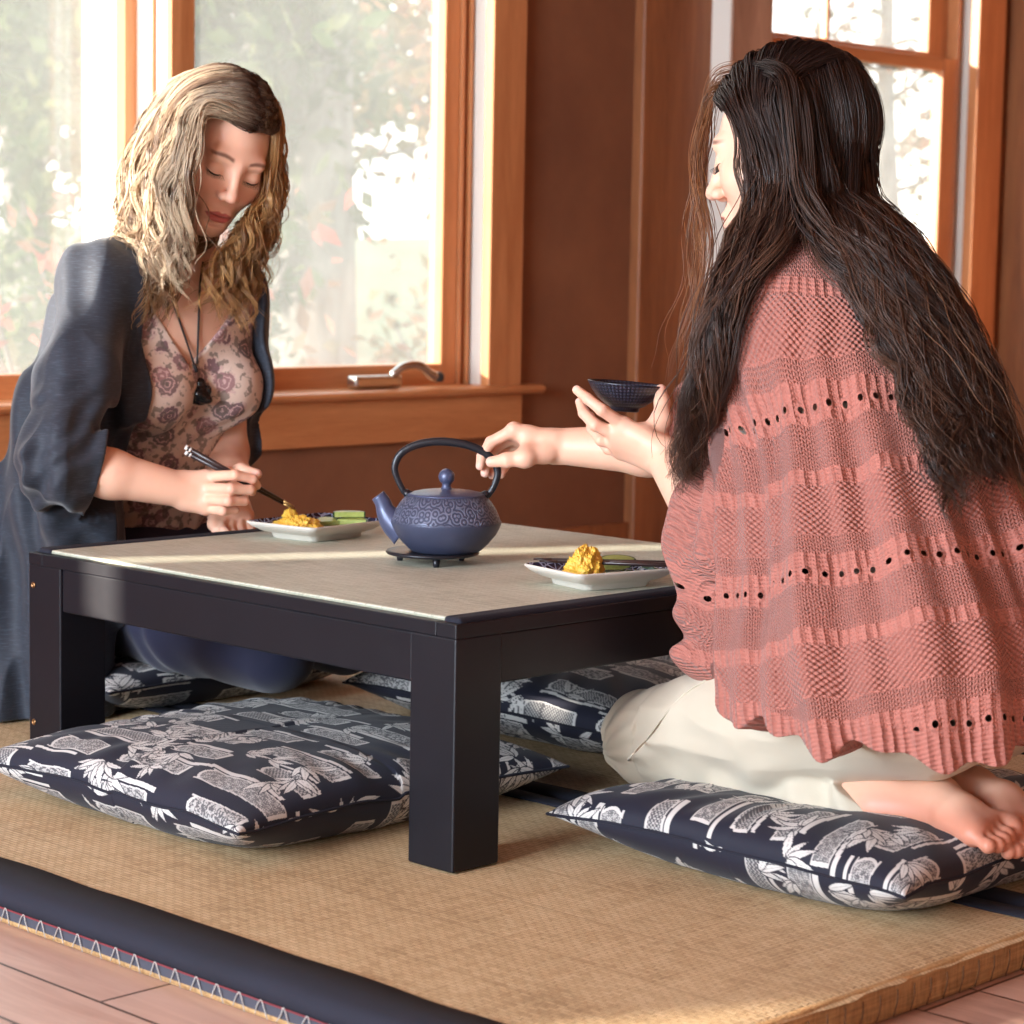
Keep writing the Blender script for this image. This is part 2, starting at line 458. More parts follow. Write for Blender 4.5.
# ------------------------------------------------------------------ tatami, table, cushions, tableware
def weave_mat(name, dark, mid, light, row=.0066, dash=.017, wear=True, bumpd=.0016, rot=0.0, rough=.62):
    """rush matting: ridges along local Y, strands across"""
    t = NT(name); co = t.coord()
    m = t.mapping(co, (1, 1, 1), (0, 0, PI/2+rot))
    br = t.n('ShaderNodeTexBrick', {'offset': .5, 'offset_frequency': 2}, Vector=m, Color1=(.25, .25, .25), Color2=(.8, .8, .8), Mortar=(0, 0, 0))
    br.inputs['Scale'].default_value = 1.0; br.inputs['Mortar Size'].default_value = row*.16
    br.inputs['Brick Width'].default_value = dash; br.inputs['Row Height'].default_value = row
    br.inputs['Mortar Smooth'].default_value = .9
    strand = t.noise(t.mapping(co, (6, 420, 6)), 1.0, 3, .6)
    blot = t.noise(co, 7, 5, .6)
    seam = t.math('PINGPONG', t.math('ADD', t.sep(co)[0], t.math('MULTIPLY', blot, .004)), .062)
    seam = t.ramp(seam, [(.0, 0.0), (.0035, 1.0)])
    f = t.math('ADD', t.math('MULTIPLY', strand, .5), t.math('ADD', t.math('MULTIPLY', br.outputs[0], .28), t.math('MULTIPLY', blot, .42)))
    c = t.ramp(f, [(.34, dark), (.56, mid), (.80, light)])
    c = t.mix(t.math('MULTIPLY', br.outputs[1], .62), c, dark)
    if wear: c = t.mix(t.math('MULTIPLY', t.math('SUBTRACT', 1.0, seam), .35), c, dark)
    h = t.math('ADD', t.math('MULTIPLY', t.math('SUBTRACT', 1.0, br.outputs[1]), 1.0), t.math('MULTIPLY', strand, .3))
    b = t.bsdf(Base_Color=c, Roughness=rough)
    t.set(b, 'Specular IOR Level', .35)
    t.set(b, 'Normal', t.bump(h, .8, bumpd))
    return t.m
M['tatami'] = weave_mat('tatami_rush', srgb(138, 110, 78), srgb(196, 168, 128), srgb(216, 192, 154))
M['table_rush'] = weave_mat('table_rush', srgb(146, 146, 128), srgb(192, 192, 174), srgb(210, 210, 196), .0058, .03, False, .001)
def cloth_mat(name, c1, c2, rough=.85, sc=900, sheen=.2):
    t = NT(name); co = t.coord()
    n = t.noise(co, sc, 2, .5); n2 = t.noise(co, 9, 4, .6)
    b = t.bsdf(Base_Color=t.mix(n2, c1, c2), Roughness=rough)
    t.set(b, 'Sheen Weight', sheen)
    t.set(b, 'Normal', t.bump(n, .3, .001))
    return t.m
M['border'] = cloth_mat('indigo_border_cloth', srgb(17, 18, 30), srgb(27, 28, 44), .9, 900, .0)
M['thread_w'] = plain('white_thread', srgb(176, 170, 164), .7)
M['thread_r'] = plain('red_thread', srgb(120, 38, 46), .7)
M['loop'] = plain('brown_string', srgb(104, 74, 48), .8)
M['gauze'] = plain('grey_gauze', srgb(64, 64, 74), .9)
def straw_mat():
    t = NT('straw_core'); co = t.coord()
    n = t.noise(t.mapping(co, (240, 240, 30)), 1, 4, .6); n2 = t.noise(t.mapping(co, (14, 14, 260)), 1, 3, .6)
    f = t.math('ADD', t.math('MULTIPLY', n, .5), t.math('MULTIPLY', n2, .5))
    c = t.ramp(f, [(.3, srgb(120, 88, 54)), (.55, srgb(186, 148, 100)), (.8, srgb(212, 180, 132))])
    b = t.bsdf(Base_Color=c, Roughness=.8); t.set(b, 'Normal', t.bump(f, .7, .004))
    return t.m
M['straw'] = straw_mat()
M['lacquer'] = None
def lacquer():
    t = NT('black_lacquer'); co = t.coord()
    n = t.noise(co, 35, 4, .6); n2 = t.noise(t.mapping(co, (8, 8, 8)), 1.5, 5, .65)
    b = t.bsdf(Base_Color=t.mix(n2, srgb(13, 13, 19), srgb(20, 20, 28)), Roughness=t.math('ADD', .36, t.math('MULTIPLY', n, .14)))
    t.set(b, 'Specular IOR Level', .3)
    return t.m
M['lacquer'] = lacquer()

def tatami(name, label, x0, x1, y0, y1, detail):
    t = thing(name, label, 'tatami mat', ((x0+x1)/2, (y0+y1)/2, FZ), 'tatami mats')
    boxes('straw_core', [(x0+.0045, x1-.0045, y0+.002, y1, FZ, -.003)], M['straw'], t, .006, 3)
    # woven cover: top sheet that rolls over the long side (rough cut edge along y0)
    xs = np.linspace(x0+.012, x1-.012, 60); ys = np.linspace(y0-.001, y1, 120)
    X, Y = np.meshgrid(xs, ys, indexing='ij')
    edge = np.exp(-(Y-y0)/.012)
    Z = -.0-.006*edge+.0015*vnoise(np.stack([X, Y, X*0], -1), 30)*(edge)
    Y2 = Y+.004*vnoise(np.stack([X, Y*0, X*0+3], -1), 45)*np.clip(edge, 0, 1)
    i, j = np.meshgrid(np.arange(59), np.arange(119), indexing='ij')
    F = np.stack([i*120+j, (i+1)*120+j, (i+1)*120+j+1, i*120+j+1], -1).reshape(-1, 4)
    mesh('woven_cover', np.stack([X, Y2, Z], -1).reshape(-1, 3), F, M['tatami'], t)
    for side in (0, 1):
        w = .078 if (side == 0 and detail) else .045
        # cloth border strip: folds over the top edge and down the side
        s = 1 if side == 0 else -1
        xe = x0 if side == 0 else x1
        prof = [(w, .0005), (w-.001, .0030), (.03, .0040), (.012, .0030), (.003, -.002), (.0, -.010), (.0, -.0225), (.004, -.0225), (.006, -.006), (.03, .0)]
        if not detail and side == 1: pass
        yy = np.linspace(y0, y1, 160); k = len(prof)
        V = np.array([[(xe+s*(px+.0012*math.sin(y*23)*(px > .05)), y, pz+.0006*math.sin(y*31+px*40)) for (px, pz) in prof] for y in yy]).reshape(-1, 3)
        i, j = np.meshgrid(np.arange(159), np.arange(k), indexing='ij'); j2 = (j+1) % k
        F = np.stack([i*k+j, i*k+j2, (i+1)*k+j2, (i+1)*k+j], -1).reshape(-1, 4)
        mesh('cloth_border', V, F, M['border'], t)
    if detail:
        boxes('gauze_strip', [(x0+.0005, x0+.004, y0+.001, y1, FZ+.010, -.022)], M['gauze'], t)
        V, F = tube_data([(x0-.001, y0+.002, -.0225), (x0-.001, y1, -.0225)], .0011, 6)
        mesh('red_thread', V, F, M['thread_r'], t)
        # white lacing: one inverted V per stitch
        n = 0; y = y0+.012
        while y < .60:
            r = rng.normal(0, .0008, 4)
            P = [(x0-.0005, y+.0125+r[0], FZ+.006), (x0-.002, y+.006+r[1], FZ+.016), (x0-.0022, y+r[2], -.0205), (x0-.002, y-.0045, FZ+.016), (x0-.0005, y-.0075+r[3], FZ+.004)]
            V, F = tube_data(spline(P, 12), .00065, 6)
            mesh('stitch', V, F, M['thread_w'], t); y += .0362
        # stitch loops and strings on the cut end
        x = x0+.06
        while x < x1-.02:
            P = [(x, y0-.001, FZ+.004), (x+.003, y0-.0035, -.024), (x+.006, y0-.001, -.012)]
            V, F = tube_data(spline(P, 8), .0009, 5)
            mesh('edge_loop', V, F, M['loop'], t); x += .031
    return t
tatami('tatami_mat', 'front tatami mat with dark cloth edge laced in white, under the low table', -.44, .402, -.615, 1.215, True)
tatami('tatami_mat', 'second tatami mat under the woman in the pink shawl', .405, 1.213, -.615, 1.215, False)
tatami('tatami_mat', 'sunlit tatami mat farthest right, behind the pink shawl', 1.216, 2.04, -.615, 1.215, False)

# ---- low table
H, LA, LB, LG = .31, .9033, .832, .0804
tb = thing('low_table', 'low black lacquered tea table with woven rush top', 'table', (LB/2, LA/2, 0))
bev = .0025
fr = boxes('table_frame', [(0, LB, 0, .035, .292, H), (0, LB, LA-.035, LA, .292, H), (0, .035, .035, LA-.035, .292, H), (LB-.035, LB, .035, LA-.035, .292, H)], M['lacquer'], tb, .0015)
boxes('top_board', [(.03, LB-.03, .03, LA-.03, .286, .304)], M['lacquer'], tb)
for (a, b, c, d) in ((.003, .03, LG, LA-LG), (LB-.03, LB-.003, LG, LA-LG)):
    boxes('apron', [(a, b, c, d, .229, .292)], M['lacquer'], tb, bev)
for (a, b, c, d) in ((LG, LB-LG, .003, .03), (LG, LB-LG, LA-.03, LA-.003)):
    boxes('apron', [(a, b, c, d, .229, .292)], M['lacquer'], tb, bev)
legs = []
for lx in (0, LB-LG):
    for ly in (0, LA-LG):
        legs.append(boxes('leg', [(lx, lx+LG, ly, ly+LG, .002, .2925)], M['lacquer'], tb, bev))
boxes('woven_top', [(.016, LB-.016, .03, LA-.03, .300, .3145)], M['table_rush'], tb, .003)
for (y0, y1) in ((.006, .036), (LA-.036, LA-.006)):
    boxes('cloth_edge', [(.012, LB-.012, y0, y1, .304, .3165)], M['border'], tb, .005, 3)
M['brass'] = plain('brass_screw', srgb(170, 130, 90), .35, Metallic=1.0)
for z in (.262, .057):
    V, F = lathe_data([(0, 0), (.0046, 0), (.0046, .0012), (.003, .0022), (.0026, .0012), (0, .0012)], 16)
    V = np.stack([-V[:, 2]-.0002, V[:, 0]+LA-.013, V[:, 1]+z], -1)
    mesh('screw_head', V, F, M['brass'], legs[1])

# ---- patterned cushions
def cushion_pattern(U, Vv, seed, su, sv):
    """U,V metric coordinates (metres) of every vertex -> white amount 0..1. Bamboo culms, bars and leaf sprays."""
    r = np.random.default_rng(seed); w = np.zeros(U.shape)
    tex = .5+.5*np.sin(U*900+2.5*np.sin(Vv*700))*np.sin(Vv*1100+2*np.sin(U*430)); tex2 = .5+.5*vnoise(np.stack([U, Vv, U*0+seed], -1), 520)
    dots = (np.sin(U*1050)*np.sin(Vv*1050) > .1)*1.0
    row = .064; u = -su*.5
    while u < su*.5+row:
        v = -sv*.5-r.uniform(0, .1)
        while v < sv*.5:
            L = r.uniform(.09, .17); wd = r.uniform(.012, .018); cu = u+r.uniform(-.006, .006)
            bend = r.uniform(-.10, .10)
            du = U-cu-bend*((Vv-v-L/2)**2)*4; dv = Vv-v
            inside = (np.abs(du) < wd) & (dv > 0) & (dv < L)
            cap = (np.abs(du)/wd)**2*.010
            inside &= (dv > .004+cap*.4) & (dv < L-.004-cap)
            kind = r.integers(0, 4)
            if kind == 0: val = .14+.5*(tex > .5)
            elif kind == 1: val = .12+.5*dots
            elif kind == 2: val = .14+.5*(tex2 > .5)
            else: val = .16+.45*(tex > .6)+.12*tex2
            w = np.where(inside, val, w)
            # bright outline ends and companion bar
            ring = (np.abs(du) < wd) & ((np.abs(dv-.003) < .0028) | (np.abs(dv-L+.004+cap) < .0028))
            w = np.where(ring, .9, w)
            w = np.where((np.abs(np.abs(du)-wd) < .0011) & (dv > .004) & (dv < L-.004), .85, w)
            side = wd+.0075; bw = r.uniform(.0022, .0045); sgn = r.choice([-1, 1])
            off = r.uniform(-.03, .03)
            bar = (np.abs(du-sgn*side) < bw) & (dv > off) & (dv < L*.9+off)
            w = np.where(bar, .92, w)
            v += L+r.uniform(.02, .085)
        u += row
    n = int(su*sv/.0048)
    for k in range(n):
        cu, cv = r.uniform(-su/2, su/2), r.uniform(-sv/2, sv/2); a0 = r.uniform(0, 2*PI)
        near = (np.abs(U-cu) < .06) & (np.abs(Vv-cv) < .06)
        if not near.any(): continue
        x, y = U[near]-cu, Vv[near]-cv; ww = w[near]
        for q in range(r.integers(4, 7)):
            a = a0+(q-2.5)*r.uniform(.38, .6); L = r.uniform(.028, .05); b = r.uniform(.0036, .0058)
            s = x*math.cos(a)+y*math.sin(a); tt = -x*math.sin(a)+y*math.cos(a)+.12*s*s/L*r.choice([-1, 1])
            sn = np.clip(s/L, 0, 1)
            prof = b*np.sin(np.pi*sn**.75)
            leaf = (s > .002) & (s < L) & (np.abs(tt) < prof)
            halo = (s > .0) & (s < L+.002) & (np.abs(tt) < prof+.0018)
            ww = np.where(halo & ~leaf, ww*.15, ww)
            ww = np.where(leaf, .95-.35*(np.abs(tt) < .0005), ww)
        w[near] = ww
    return w
M['cushion'] = None
def cushion_mat():
    t = NT('indigo_bamboo_cotton'); co = t.coord()
    at = t.n('ShaderNodeVertexColor', {'layer_name': 'Col'})
    f = t.sep(at.outputs[0])[0]
    n = t.noise(co, 700, 2, .5)
    c = t.mix(f, srgb(13, 15, 36), srgb(206, 202, 198))
    b = t.bsdf(Base_Color=c, Roughness=.75); t.set(b, 'Sheen Weight', .06)
    t.set(b, 'Normal', t.bump(n, .25, .0008))
    return t.m
M['cushion'] = cushion_mat()
def cushion(label, cx, cy, a, b, hgt, seed, step=.0022, rot90=False, dent=None, ears=.03, sag=0.0, tilt=None):
    c = thing('floor_cushion', label, 'cushion', (cx, cy, 0), 'bamboo print floor cushions')
    r = np.random.default_rng(seed+50)
    nu, nv = int(a/step), int(b/step)
    u = np.linspace(-1, 1, nu); v = np.linspace(-1, 1, nv)
    # denser near the rim so that the roll of the side is smooth
    u = np.sin(u*PI/2)*.35+u*.65; v = np.sin(v*PI/2)*.35+v*.65
    ex = 1-.07*np.linspace(0, 1, 44)[1:-1]**2.6
    u = np.unique(np.concatenate([u, ex, -ex])); v = np.unique(np.concatenate([v, ex, -ex])); nu, nv = len(u), len(v)
    U, W = np.meshgrid(u, v, indexing='ij')
    edge = np.clip((1-np.abs(U)**3.2)*(1-np.abs(W)**3.2), 0, 1)
    pull = 1-.045*(1-np.abs(W)**2)*np.abs(U)**6*0
    inx = 1-.05*(1-W**2)*U**2; iny = 1-.05*(1-U**2)*W**2
    corner = (np.abs(U)*np.abs(W))**6
    X = U*a/2*inx*(1+ears*corner); Y = W*b/2*iny*(1+ears*corner)
    P3 = np.stack([X, Y, X*0+seed], -1)
    prof = edge**.36
    wr = vnoise(P3, 9)*.5+vnoise(P3*[1, 1, 1], 22)*.22
    rim = np.exp(-((1-edge)-.55)**2/.08)
    pleat = np.sin(np.arctan2(Y, X)*26+3*vnoise(P3, 6))*.0022*rim
    mid = .052
    top = mid+(hgt-mid)*prof+wr*.007*edge+pleat
    if dent is not None:
        for (dx, dy, rx, ry, amt) in dent:
            g = np.exp(-(((X-dx)/rx)**2+((Y-dy)/ry)**2)**2)
            top = top*(1-g*amt)+mid*g*amt*.9
    bot = mid-(mid-.002)*np.clip(edge*2.2, 0, 1)**.5
    wob = .004*vnoise(P3, 12)*(1-edge)
    top = top+wob; bot = np.maximum(bot+wob, .0022)
    n = nu*nv
    idx = np.arange(n).reshape(nu, nv)
    F1 = np.stack([idx[:-1, :-1], idx[1:, :-1], idx[1:, 1:], idx[:-1, 1:]], -1).reshape(-1, 4)
    V = np.concatenate([np.stack([X+cx, Y+cy, top], -1).reshape(-1, 3), np.stack([X+cx, Y+cy, bot], -1).reshape(-1, 3)])
    F2 = F1[:, ::-1]+n
    # arc length coordinates for the print
    def arc(Z):
        a_ = np.zeros_like(X); a_[1:] = np.cumsum(np.sqrt(np.diff(X, axis=0)**2+np.diff(Z, axis=0)**2), 0)
        b_ = np.zeros_like(Y); b_[:, 1:] = np.cumsum(np.sqrt(np.diff(Y, axis=1)**2+np.diff(Z, axis=1)**2), 1)
        return a_-a_[nu//2], b_-b_[:, nv//2:nv//2+1]
    au, av = (a, b) if not rot90 else (b, a)
    pu, pv = arc(top); pu2, pv2 = arc(bot)
    if rot90: pu, pv, pu2, pv2 = pv, pu, pv2, pu2
    w = cushion_pattern(pu, pv, seed, au*1.25, av*1.25)
    w2 = cushion_pattern(pu2+.031, pv2+.02, seed+7, au*1.25, av*1.25)
    cc = np.concatenate([w.ravel(), w2.ravel()])
    mesh('cover', V, np.concatenate([F1, F2]), M['cushion'], c, col=np.repeat(cc[:, None], 3, 1))
    # seam cord round the middle
    ring = np.concatenate([idx[:, 0], idx[-1, 1:], idx[::-1, -1][1:], idx[0, ::-1][1:-1]])
    P = V[ring][::6]; cen = np.array([cx, cy, 0]); dirs = P-cen; dirs[:, 2] = 0; dirs /= np.linalg.norm(dirs, axis=1)[:, None]
    P = P+dirs*.001
    Vt, Ft = tube_data(np.concatenate([P, P[:1]]), .0021, 6)
    mesh('seam_cord', Vt, Ft, M['border'], c)
    return c
cushion('indigo bamboo print cushion under the front of the table, nobody on it', .095, .458, .57, .56, .104, 11, .0016)
cushion('indigo bamboo print cushion the woman in the pink shawl kneels on', .470, -.275, .59, .53, .104, 23, .0017, True, [(.03, .05, .21, .30, .42)])
cushion('indigo bamboo print cushion the woman in the dark cardigan kneels on', .53, 1.31, .58, .56, .095, 37, .0034, True, [(.0, -.05, .25, .25, .35)])
cushion('empty indigo bamboo print cushion deep under the table, behind its front leg', .90, .545, .62, .60, .118, 41, .0028, False)

# ---- teapot on its trivet
def iron(name, c1, c2, bumpy, rough=.45):
    t = NT(name); co = t.coord()
    n = t.noise(co, 260, 3, .6)
    c = t.mix(t.noise(co, 30, 3, .6), c1, c2)
    b = t.bsdf(Base_Color=c, Roughness=rough, Metallic=.25)
    h = n
    if bumpy:
        # arabesque relief in a band round the pot: warped swirling ridges
        s = t.sep(co)
        ang = t.math('ARCTAN2', s[1], s[0])
        v = t.comb(t.math('MULTIPLY', ang, .075), s[2], 0.0)
        vo = t.n('ShaderNodeTexVoronoi', {'voronoi_dimensions': '2D', 'feature': 'F1'}, Vector=v, Scale=88.0)
        rings = t.math('SINE', t.math('MULTIPLY', vo.outputs[0], 16.0))
        w2 = t.noise(v, 210, 2, .5)
        rel = t.math('ADD', t.math('MULTIPLY', rings, .6), t.math('MULTIPLY', w2, .9))
        rel = t.ramp(rel, [(.2, 0.0), (.75, 1.0)])
        band = t.math('MULTIPLY', t.ramp(s[2], [(.0445, 0.0), (.047, 1.0)]), t.ramp(s[2], [(.0775, 1.0), (.080, 0.0)]))
        h = t.math('ADD', t.math('MULTIPLY', n, .12), t.math('MULTIPLY', rel, band))
        c = t.mix(t.math('MULTIPLY', t.math('MULTIPLY', rel, band), .55), c, srgb(136, 142, 166))
        t.set(b, 'Base Color', c)
        t.set(b, 'Normal', t.bump(h, .9, .0022))
    else:
        t.set(b, 'Normal', t.bump(n, .25, .001))
    return t.m
M['iron'] = iron('blue_grey_cast_iron', srgb(56, 60, 82), srgb(72, 78, 102), True)
M['iron_plain'] = iron('blue_grey_iron_plain', srgb(62, 68, 96), srgb(84, 92, 122), False, .34)
M['iron_black'] = iron('black_iron', srgb(24, 24, 30), srgb(36, 36, 44), False, .35)
PX, PY = .366, .415
TT = .3145
IR = np.array([.698, -.716, 0]); IB = np.array([.716, .698, 0])   # across / away directions of the pot
tv = thing('trivet', 'round black iron trivet under the teapot', 'trivet', (PX, PY, TT))
TC = np.array([PX, PY, TT])-IR*.006
V, F = lathe_data([(0, .012), (.060, .012), (.066, .0135), (.068, .016), (.066, .0185), (.058, .0175), (0, .017)], 48, TC)
mesh('plate', V, F, M['iron_black'], tv)
for k in range(3):
    a = -PI/4+k*2*PI/3-PI/2+.12
    c = TC+np.array([math.cos(a), math.sin(a), 0])*.052
    V, F = lathe_data([(0, 0), (.004, 0), (.0048, .004), (.006, .013), (0, .013)], 14, c)
    mesh('foot', V, F, M['iron_black'], tv)
tp = thing('teapot', 'blue grey cast iron teapot with arched handle in the middle of the table', 'teapot', (PX, PY, TT+.0175))
PB = np.array([PX, PY, TT+.0175])+IR*.0125
prof = [(0, .0), (.046, .0), (.050, .003), (.060, .014), (.070, .028), (.0752, .040), (.0768, .0455), (.0772, .048), (.0755, .0505), (.0738, .056), (.0700, .066), (.0640, .077), (.0575, .0855), (.0545, .0885), (.0535, .090), (.050, .090), (.049, .087)]
V, F = lathe_data(np.array(prof)*[1.04, .91], 96, PB)
mesh('body', V, F, M['iron'], tp, at=tuple(PB))
lid = [(0, .0990), (.020, .0982), (.038, .0958), (.050, .0928), (.0535, .0912), (.0540, .0895), (.052, .0885), (0, .0885)]
V, F = lathe_data(np.array(lid)*[1.04, .91], 64, PB)
lo = mesh('lid', V, F, M['iron_plain'], tp)
kn = [(.009, .0975), (.0078, .100), (.0062, .1035), (.0068, .106)]+[(.0118*math.sin(a), .1165-.0118*math.cos(a)) for a in np.linspace(.62, PI, 14)]
V, F = lathe_data(np.array(kn)-[0, .0088], 32, PB); mesh('knob', V, F, M['iron_plain'], lo)
sp_ = [PB-IR*.060+np.array([0, 0, .030]), PB-IR*.076+np.array([0, 0, .041]), PB-IR*.0865+np.array([0, 0, .056]), PB-IR*.0915+np.array([0, 0, .069]), PB-IR*.0985+np.array([0, 0, .079])]
V, F = tube_data(spline(sp_, 22), np.interp(np.linspace(0, 1, 22), [0, .3, .6, 1], [.026, .0185, .0125, .0105]), 24, 1, .85)
mesh('spout', V, F, M['iron_plain'], tp)
for s in (-1, 1):
    c = PB+IR*s*.0565+np.array([0, 0, .079])
    V, F = tube_data([c-IR*s*.006, c+IR*s*.001+np.array([0, 0, .004]), c+IR*s*.004+np.array([0, 0, .008])], [.007, .0065, .004], 12)
    mesh('lug', V, F, M['iron_black'], tp)
hp = [(-.0575, .088), (-.063, .096), (-.0725, .118), (-.0745, .134), (-.066, .153), (-.045, .1665), (-.018, .1725), (.008, .172), (.034, .1665), (.057, .1545), (.0695, .139), (.0735, .124), (.068, .103), (.0605, .090), (.0585, .087)]
hc = np.array([PB+IR*a+np.array([0, 0, z*.915]) for a, z in hp])
hr = np.interp(np.linspace(0, 1, 80), [0, .06, .25, .5, .75, .94, 1], [.0028, .0034, .0043, .0049, .0043, .0034, .0028])
V, F = tube_data(spline(hc, 80), hr, 16, 1.25, .8)
mesh('handle', V, F, M['iron_black'], tp)

# ---- plates
M['ceramic'] = plain('pale_ceramic', srgb(206, 200, 190), .3)
def plate_in():
    t = NT('blue_patterned_glaze'); co = t.coord()
    vo = t.n('ShaderNodeTexVoronoi', {'voronoi_dimensions': '3D', 'feature': 'DISTANCE_TO_EDGE'}, Vector=co, Scale=85.0)
    c = t.mix(t.ramp(vo.outputs[0], [(.04, 1.0), (.09, 0.0)]), srgb(24, 28, 56), srgb(150, 160, 186))
    t.bsdf(Base_Color=c, Roughness=.25)
    return t.m
M['glaze'] = plate_in()
def plate(label, cx, cy, rot, sx, sy):
    p = thing('rectangular_plate', label, 'plate', (cx, cy, TT), 'rectangular plates')
    def ring(k, z, n=9, rad=.012):
        hx, hy = sx/2*k, sy/2*k; out = []
        for qx, qy, a0 in ((1, 1, 0), (-1, 1, 90), (-1, -1, 180), (1, -1, 270)):
            for a in np.linspace(0, 90, n):
                t = math.radians(a0+a); out.append(((hx-rad)*qx+rad*math.cos(t), (hy-rad)*qy+rad*math.sin(t), z))
        return np.array(out)
    R = [ring(.60, .0), ring(.64, .002), ring(.66, .008), ring(.80, .012), ring(.93, .019), ring(1.0, .0245), ring(1.0, .0265), ring(.98, .0272)]
    Q = [ring(.98, .0272), ring(.94, .0235), ring(.82, .0165), ring(.70, .0135), ring(.3, .0125)]
    c, s = math.cos(rot), math.sin(rot)
    def build(L, capf, capl):
        k = len(L[0]); V = np.concatenate(L); F = []
        for i in range(len(L)-1):
            for j in range(k): F.append((i*k+j, i*k+(j+1) % k, (i+1)*k+(j+1) % k, (i+1)*k+j))
        if capf: F.append(list(range(k))[::-1])
        if capl: F.append([(len(L)-1)*k+j for j in range(k)])
        W = np.stack([V[:, 0]*c-V[:, 1]*s+cx, V[:, 0]*s+V[:, 1]*c+cy, V[:, 2]+TT], -1)
        return W, F
    V, F = build(R, True, False); mesh('dish', V, F, M['ceramic'], p)
    V, F = build(Q, False, True); mesh('glazed_face', V, F, M['glaze'], p)
    return p
plate('rectangular plate at the near right of the table with a round yellow mound', .378, .108, math.radians(-12), .168, .136)
plate('rectangular plate at the far side of the table under the held chopsticks', .435, .757, math.radians(6), .178, .146)

# ---- food
def food_mat():
    t = NT('yellow_grain'); co = t.coord()
    n = t.noise(co, 140, 4, .6)
    b = t.bsdf(Base_Color=t.mix(n, srgb(206, 150, 34), srgb(248, 208, 92)), Roughness=.45)
    t.set(b, 'Subsurface Weight', .25); t.set(b, 'Subsurface Radius', (.006, .004, .001)); t.set(b, 'Normal', t.bump(n, .5, .003))
    return t.m
M['food'] = food_mat()
def mound(label, c, rx, ry, h, seed, amp):
    n, k = 150, 60
    th = np.arange(n)*2*PI/n; ph = np.linspace(0, PI/2, k)
    T, Pp = np.meshgrid(th, ph, indexing='ij')
    D = np.stack([np.cos(T)*np.cos(Pp), np.sin(T)*np.cos(Pp), np.sin(Pp)], -1)
    r = .96+amp*.7*vnoise(D+seed, 3.2)+amp*.5*np.abs(vnoise(D+seed*2, 8))+amp*.55*np.abs(vnoise(D, 15))+amp*.3*vnoise(D, 27)
    V = D*r[..., None]*np.array([rx, ry, h])+np.array(c)
    i, j = np.meshgrid(np.arange(n), np.arange(k-1), indexing='ij'); i2 = (i+1) % n
    F = np.stack([i*k+j, i2*k+j, i2*k+j+1, i*k+j+1], -1).reshape(-1, 4)
    o = mesh('yellow_grain_mound', V.reshape(-1, 3), F, M['food'], at=tuple(c))
    return finish(o, label, 'food')
mound('round heaped mound of yellow grain on the near plate', (.353, .114, TT+.0125), .028, .026, .038, 3.1, .22)
mound('flat spread of yellow grain on the far plate below the chopstick tips', (.407, .770, TT+.0135), .030, .043, .018, 8.4, .28)
M['cuc_skin'] = plain('cucumber_skin', srgb(34, 62, 34), .4)
def cuc_flesh():
    t = NT('cucumber_flesh'); co = t.coord()
    t.bsdf(Base_Color=t.mix(t.noise(co, 160, 3, .6), srgb(120, 140, 60), srgb(192, 200, 120)), Roughness=.35)
    return t.m
M['cuc'] = cuc_flesh()
def slice_(label, c, ang, r, th, tilt):
    s = thing('cucumber_slice', label, 'cucumber slice', c, 'cucumber slices')
    a = np.linspace(0, PI, 22)
    def sol(r0, r1, z0, z1):
        O = [(r1*math.cos(q), r1*math.sin(q)) for q in a]; I = [(r0*math.cos(q), r0*math.sin(q)) for q in a[::-1]] if r0 > 0 else []
        poly = O+I; n = len(poly)
        V = [(x, y, z) for z in (z0, z1) for x, y in poly]
        F = [list(range(n))[::-1], [n+i for i in range(n)]]+[(i, (i+1) % n, n+(i+1) % n, n+i) for i in range(n)]
        return np.array(V), F
    R = np.array(Matrix.Rotation(ang, 3, 'Z') @ Matrix.Rotation(tilt, 3, 'X'))
    for nm, r0, r1, m_ in (('flesh', 0, r*.9, M['cuc']), ('skin', r*.9, r, M['cuc_skin'])):
        V, F = sol(r0, r1, 0, th)
        mesh(nm, V@R.T+np.array(c), F, m_, s, smooth=False)
cs = [('lower cucumber slice beside the round yellow mound', (.440, .130, TT+.014), -.6, .026, .007, .05), ('upper cucumber slice resting on another beside the round yellow mound', (.436, .128, TT+.0225), -.75, .025, .007, .12),
      ('cucumber slice at the right end of the near plate', (.452, .075, TT+.015), .9, .020, .007, .4),
      ('upper cucumber slice on the far plate behind the teapot spout', (.498, .752, TT+.028), -.6, .026, .008, .0), ('lower cucumber slice on the far plate under another slice', (.494, .742, TT+.017), -.9, .025, .008, .1),
      ('cucumber slice on the far plate next to the flat yellow grain', (.466, .763, TT+.015), -.3, .022, .008, .25)]
for c in cs: slice_(*c)

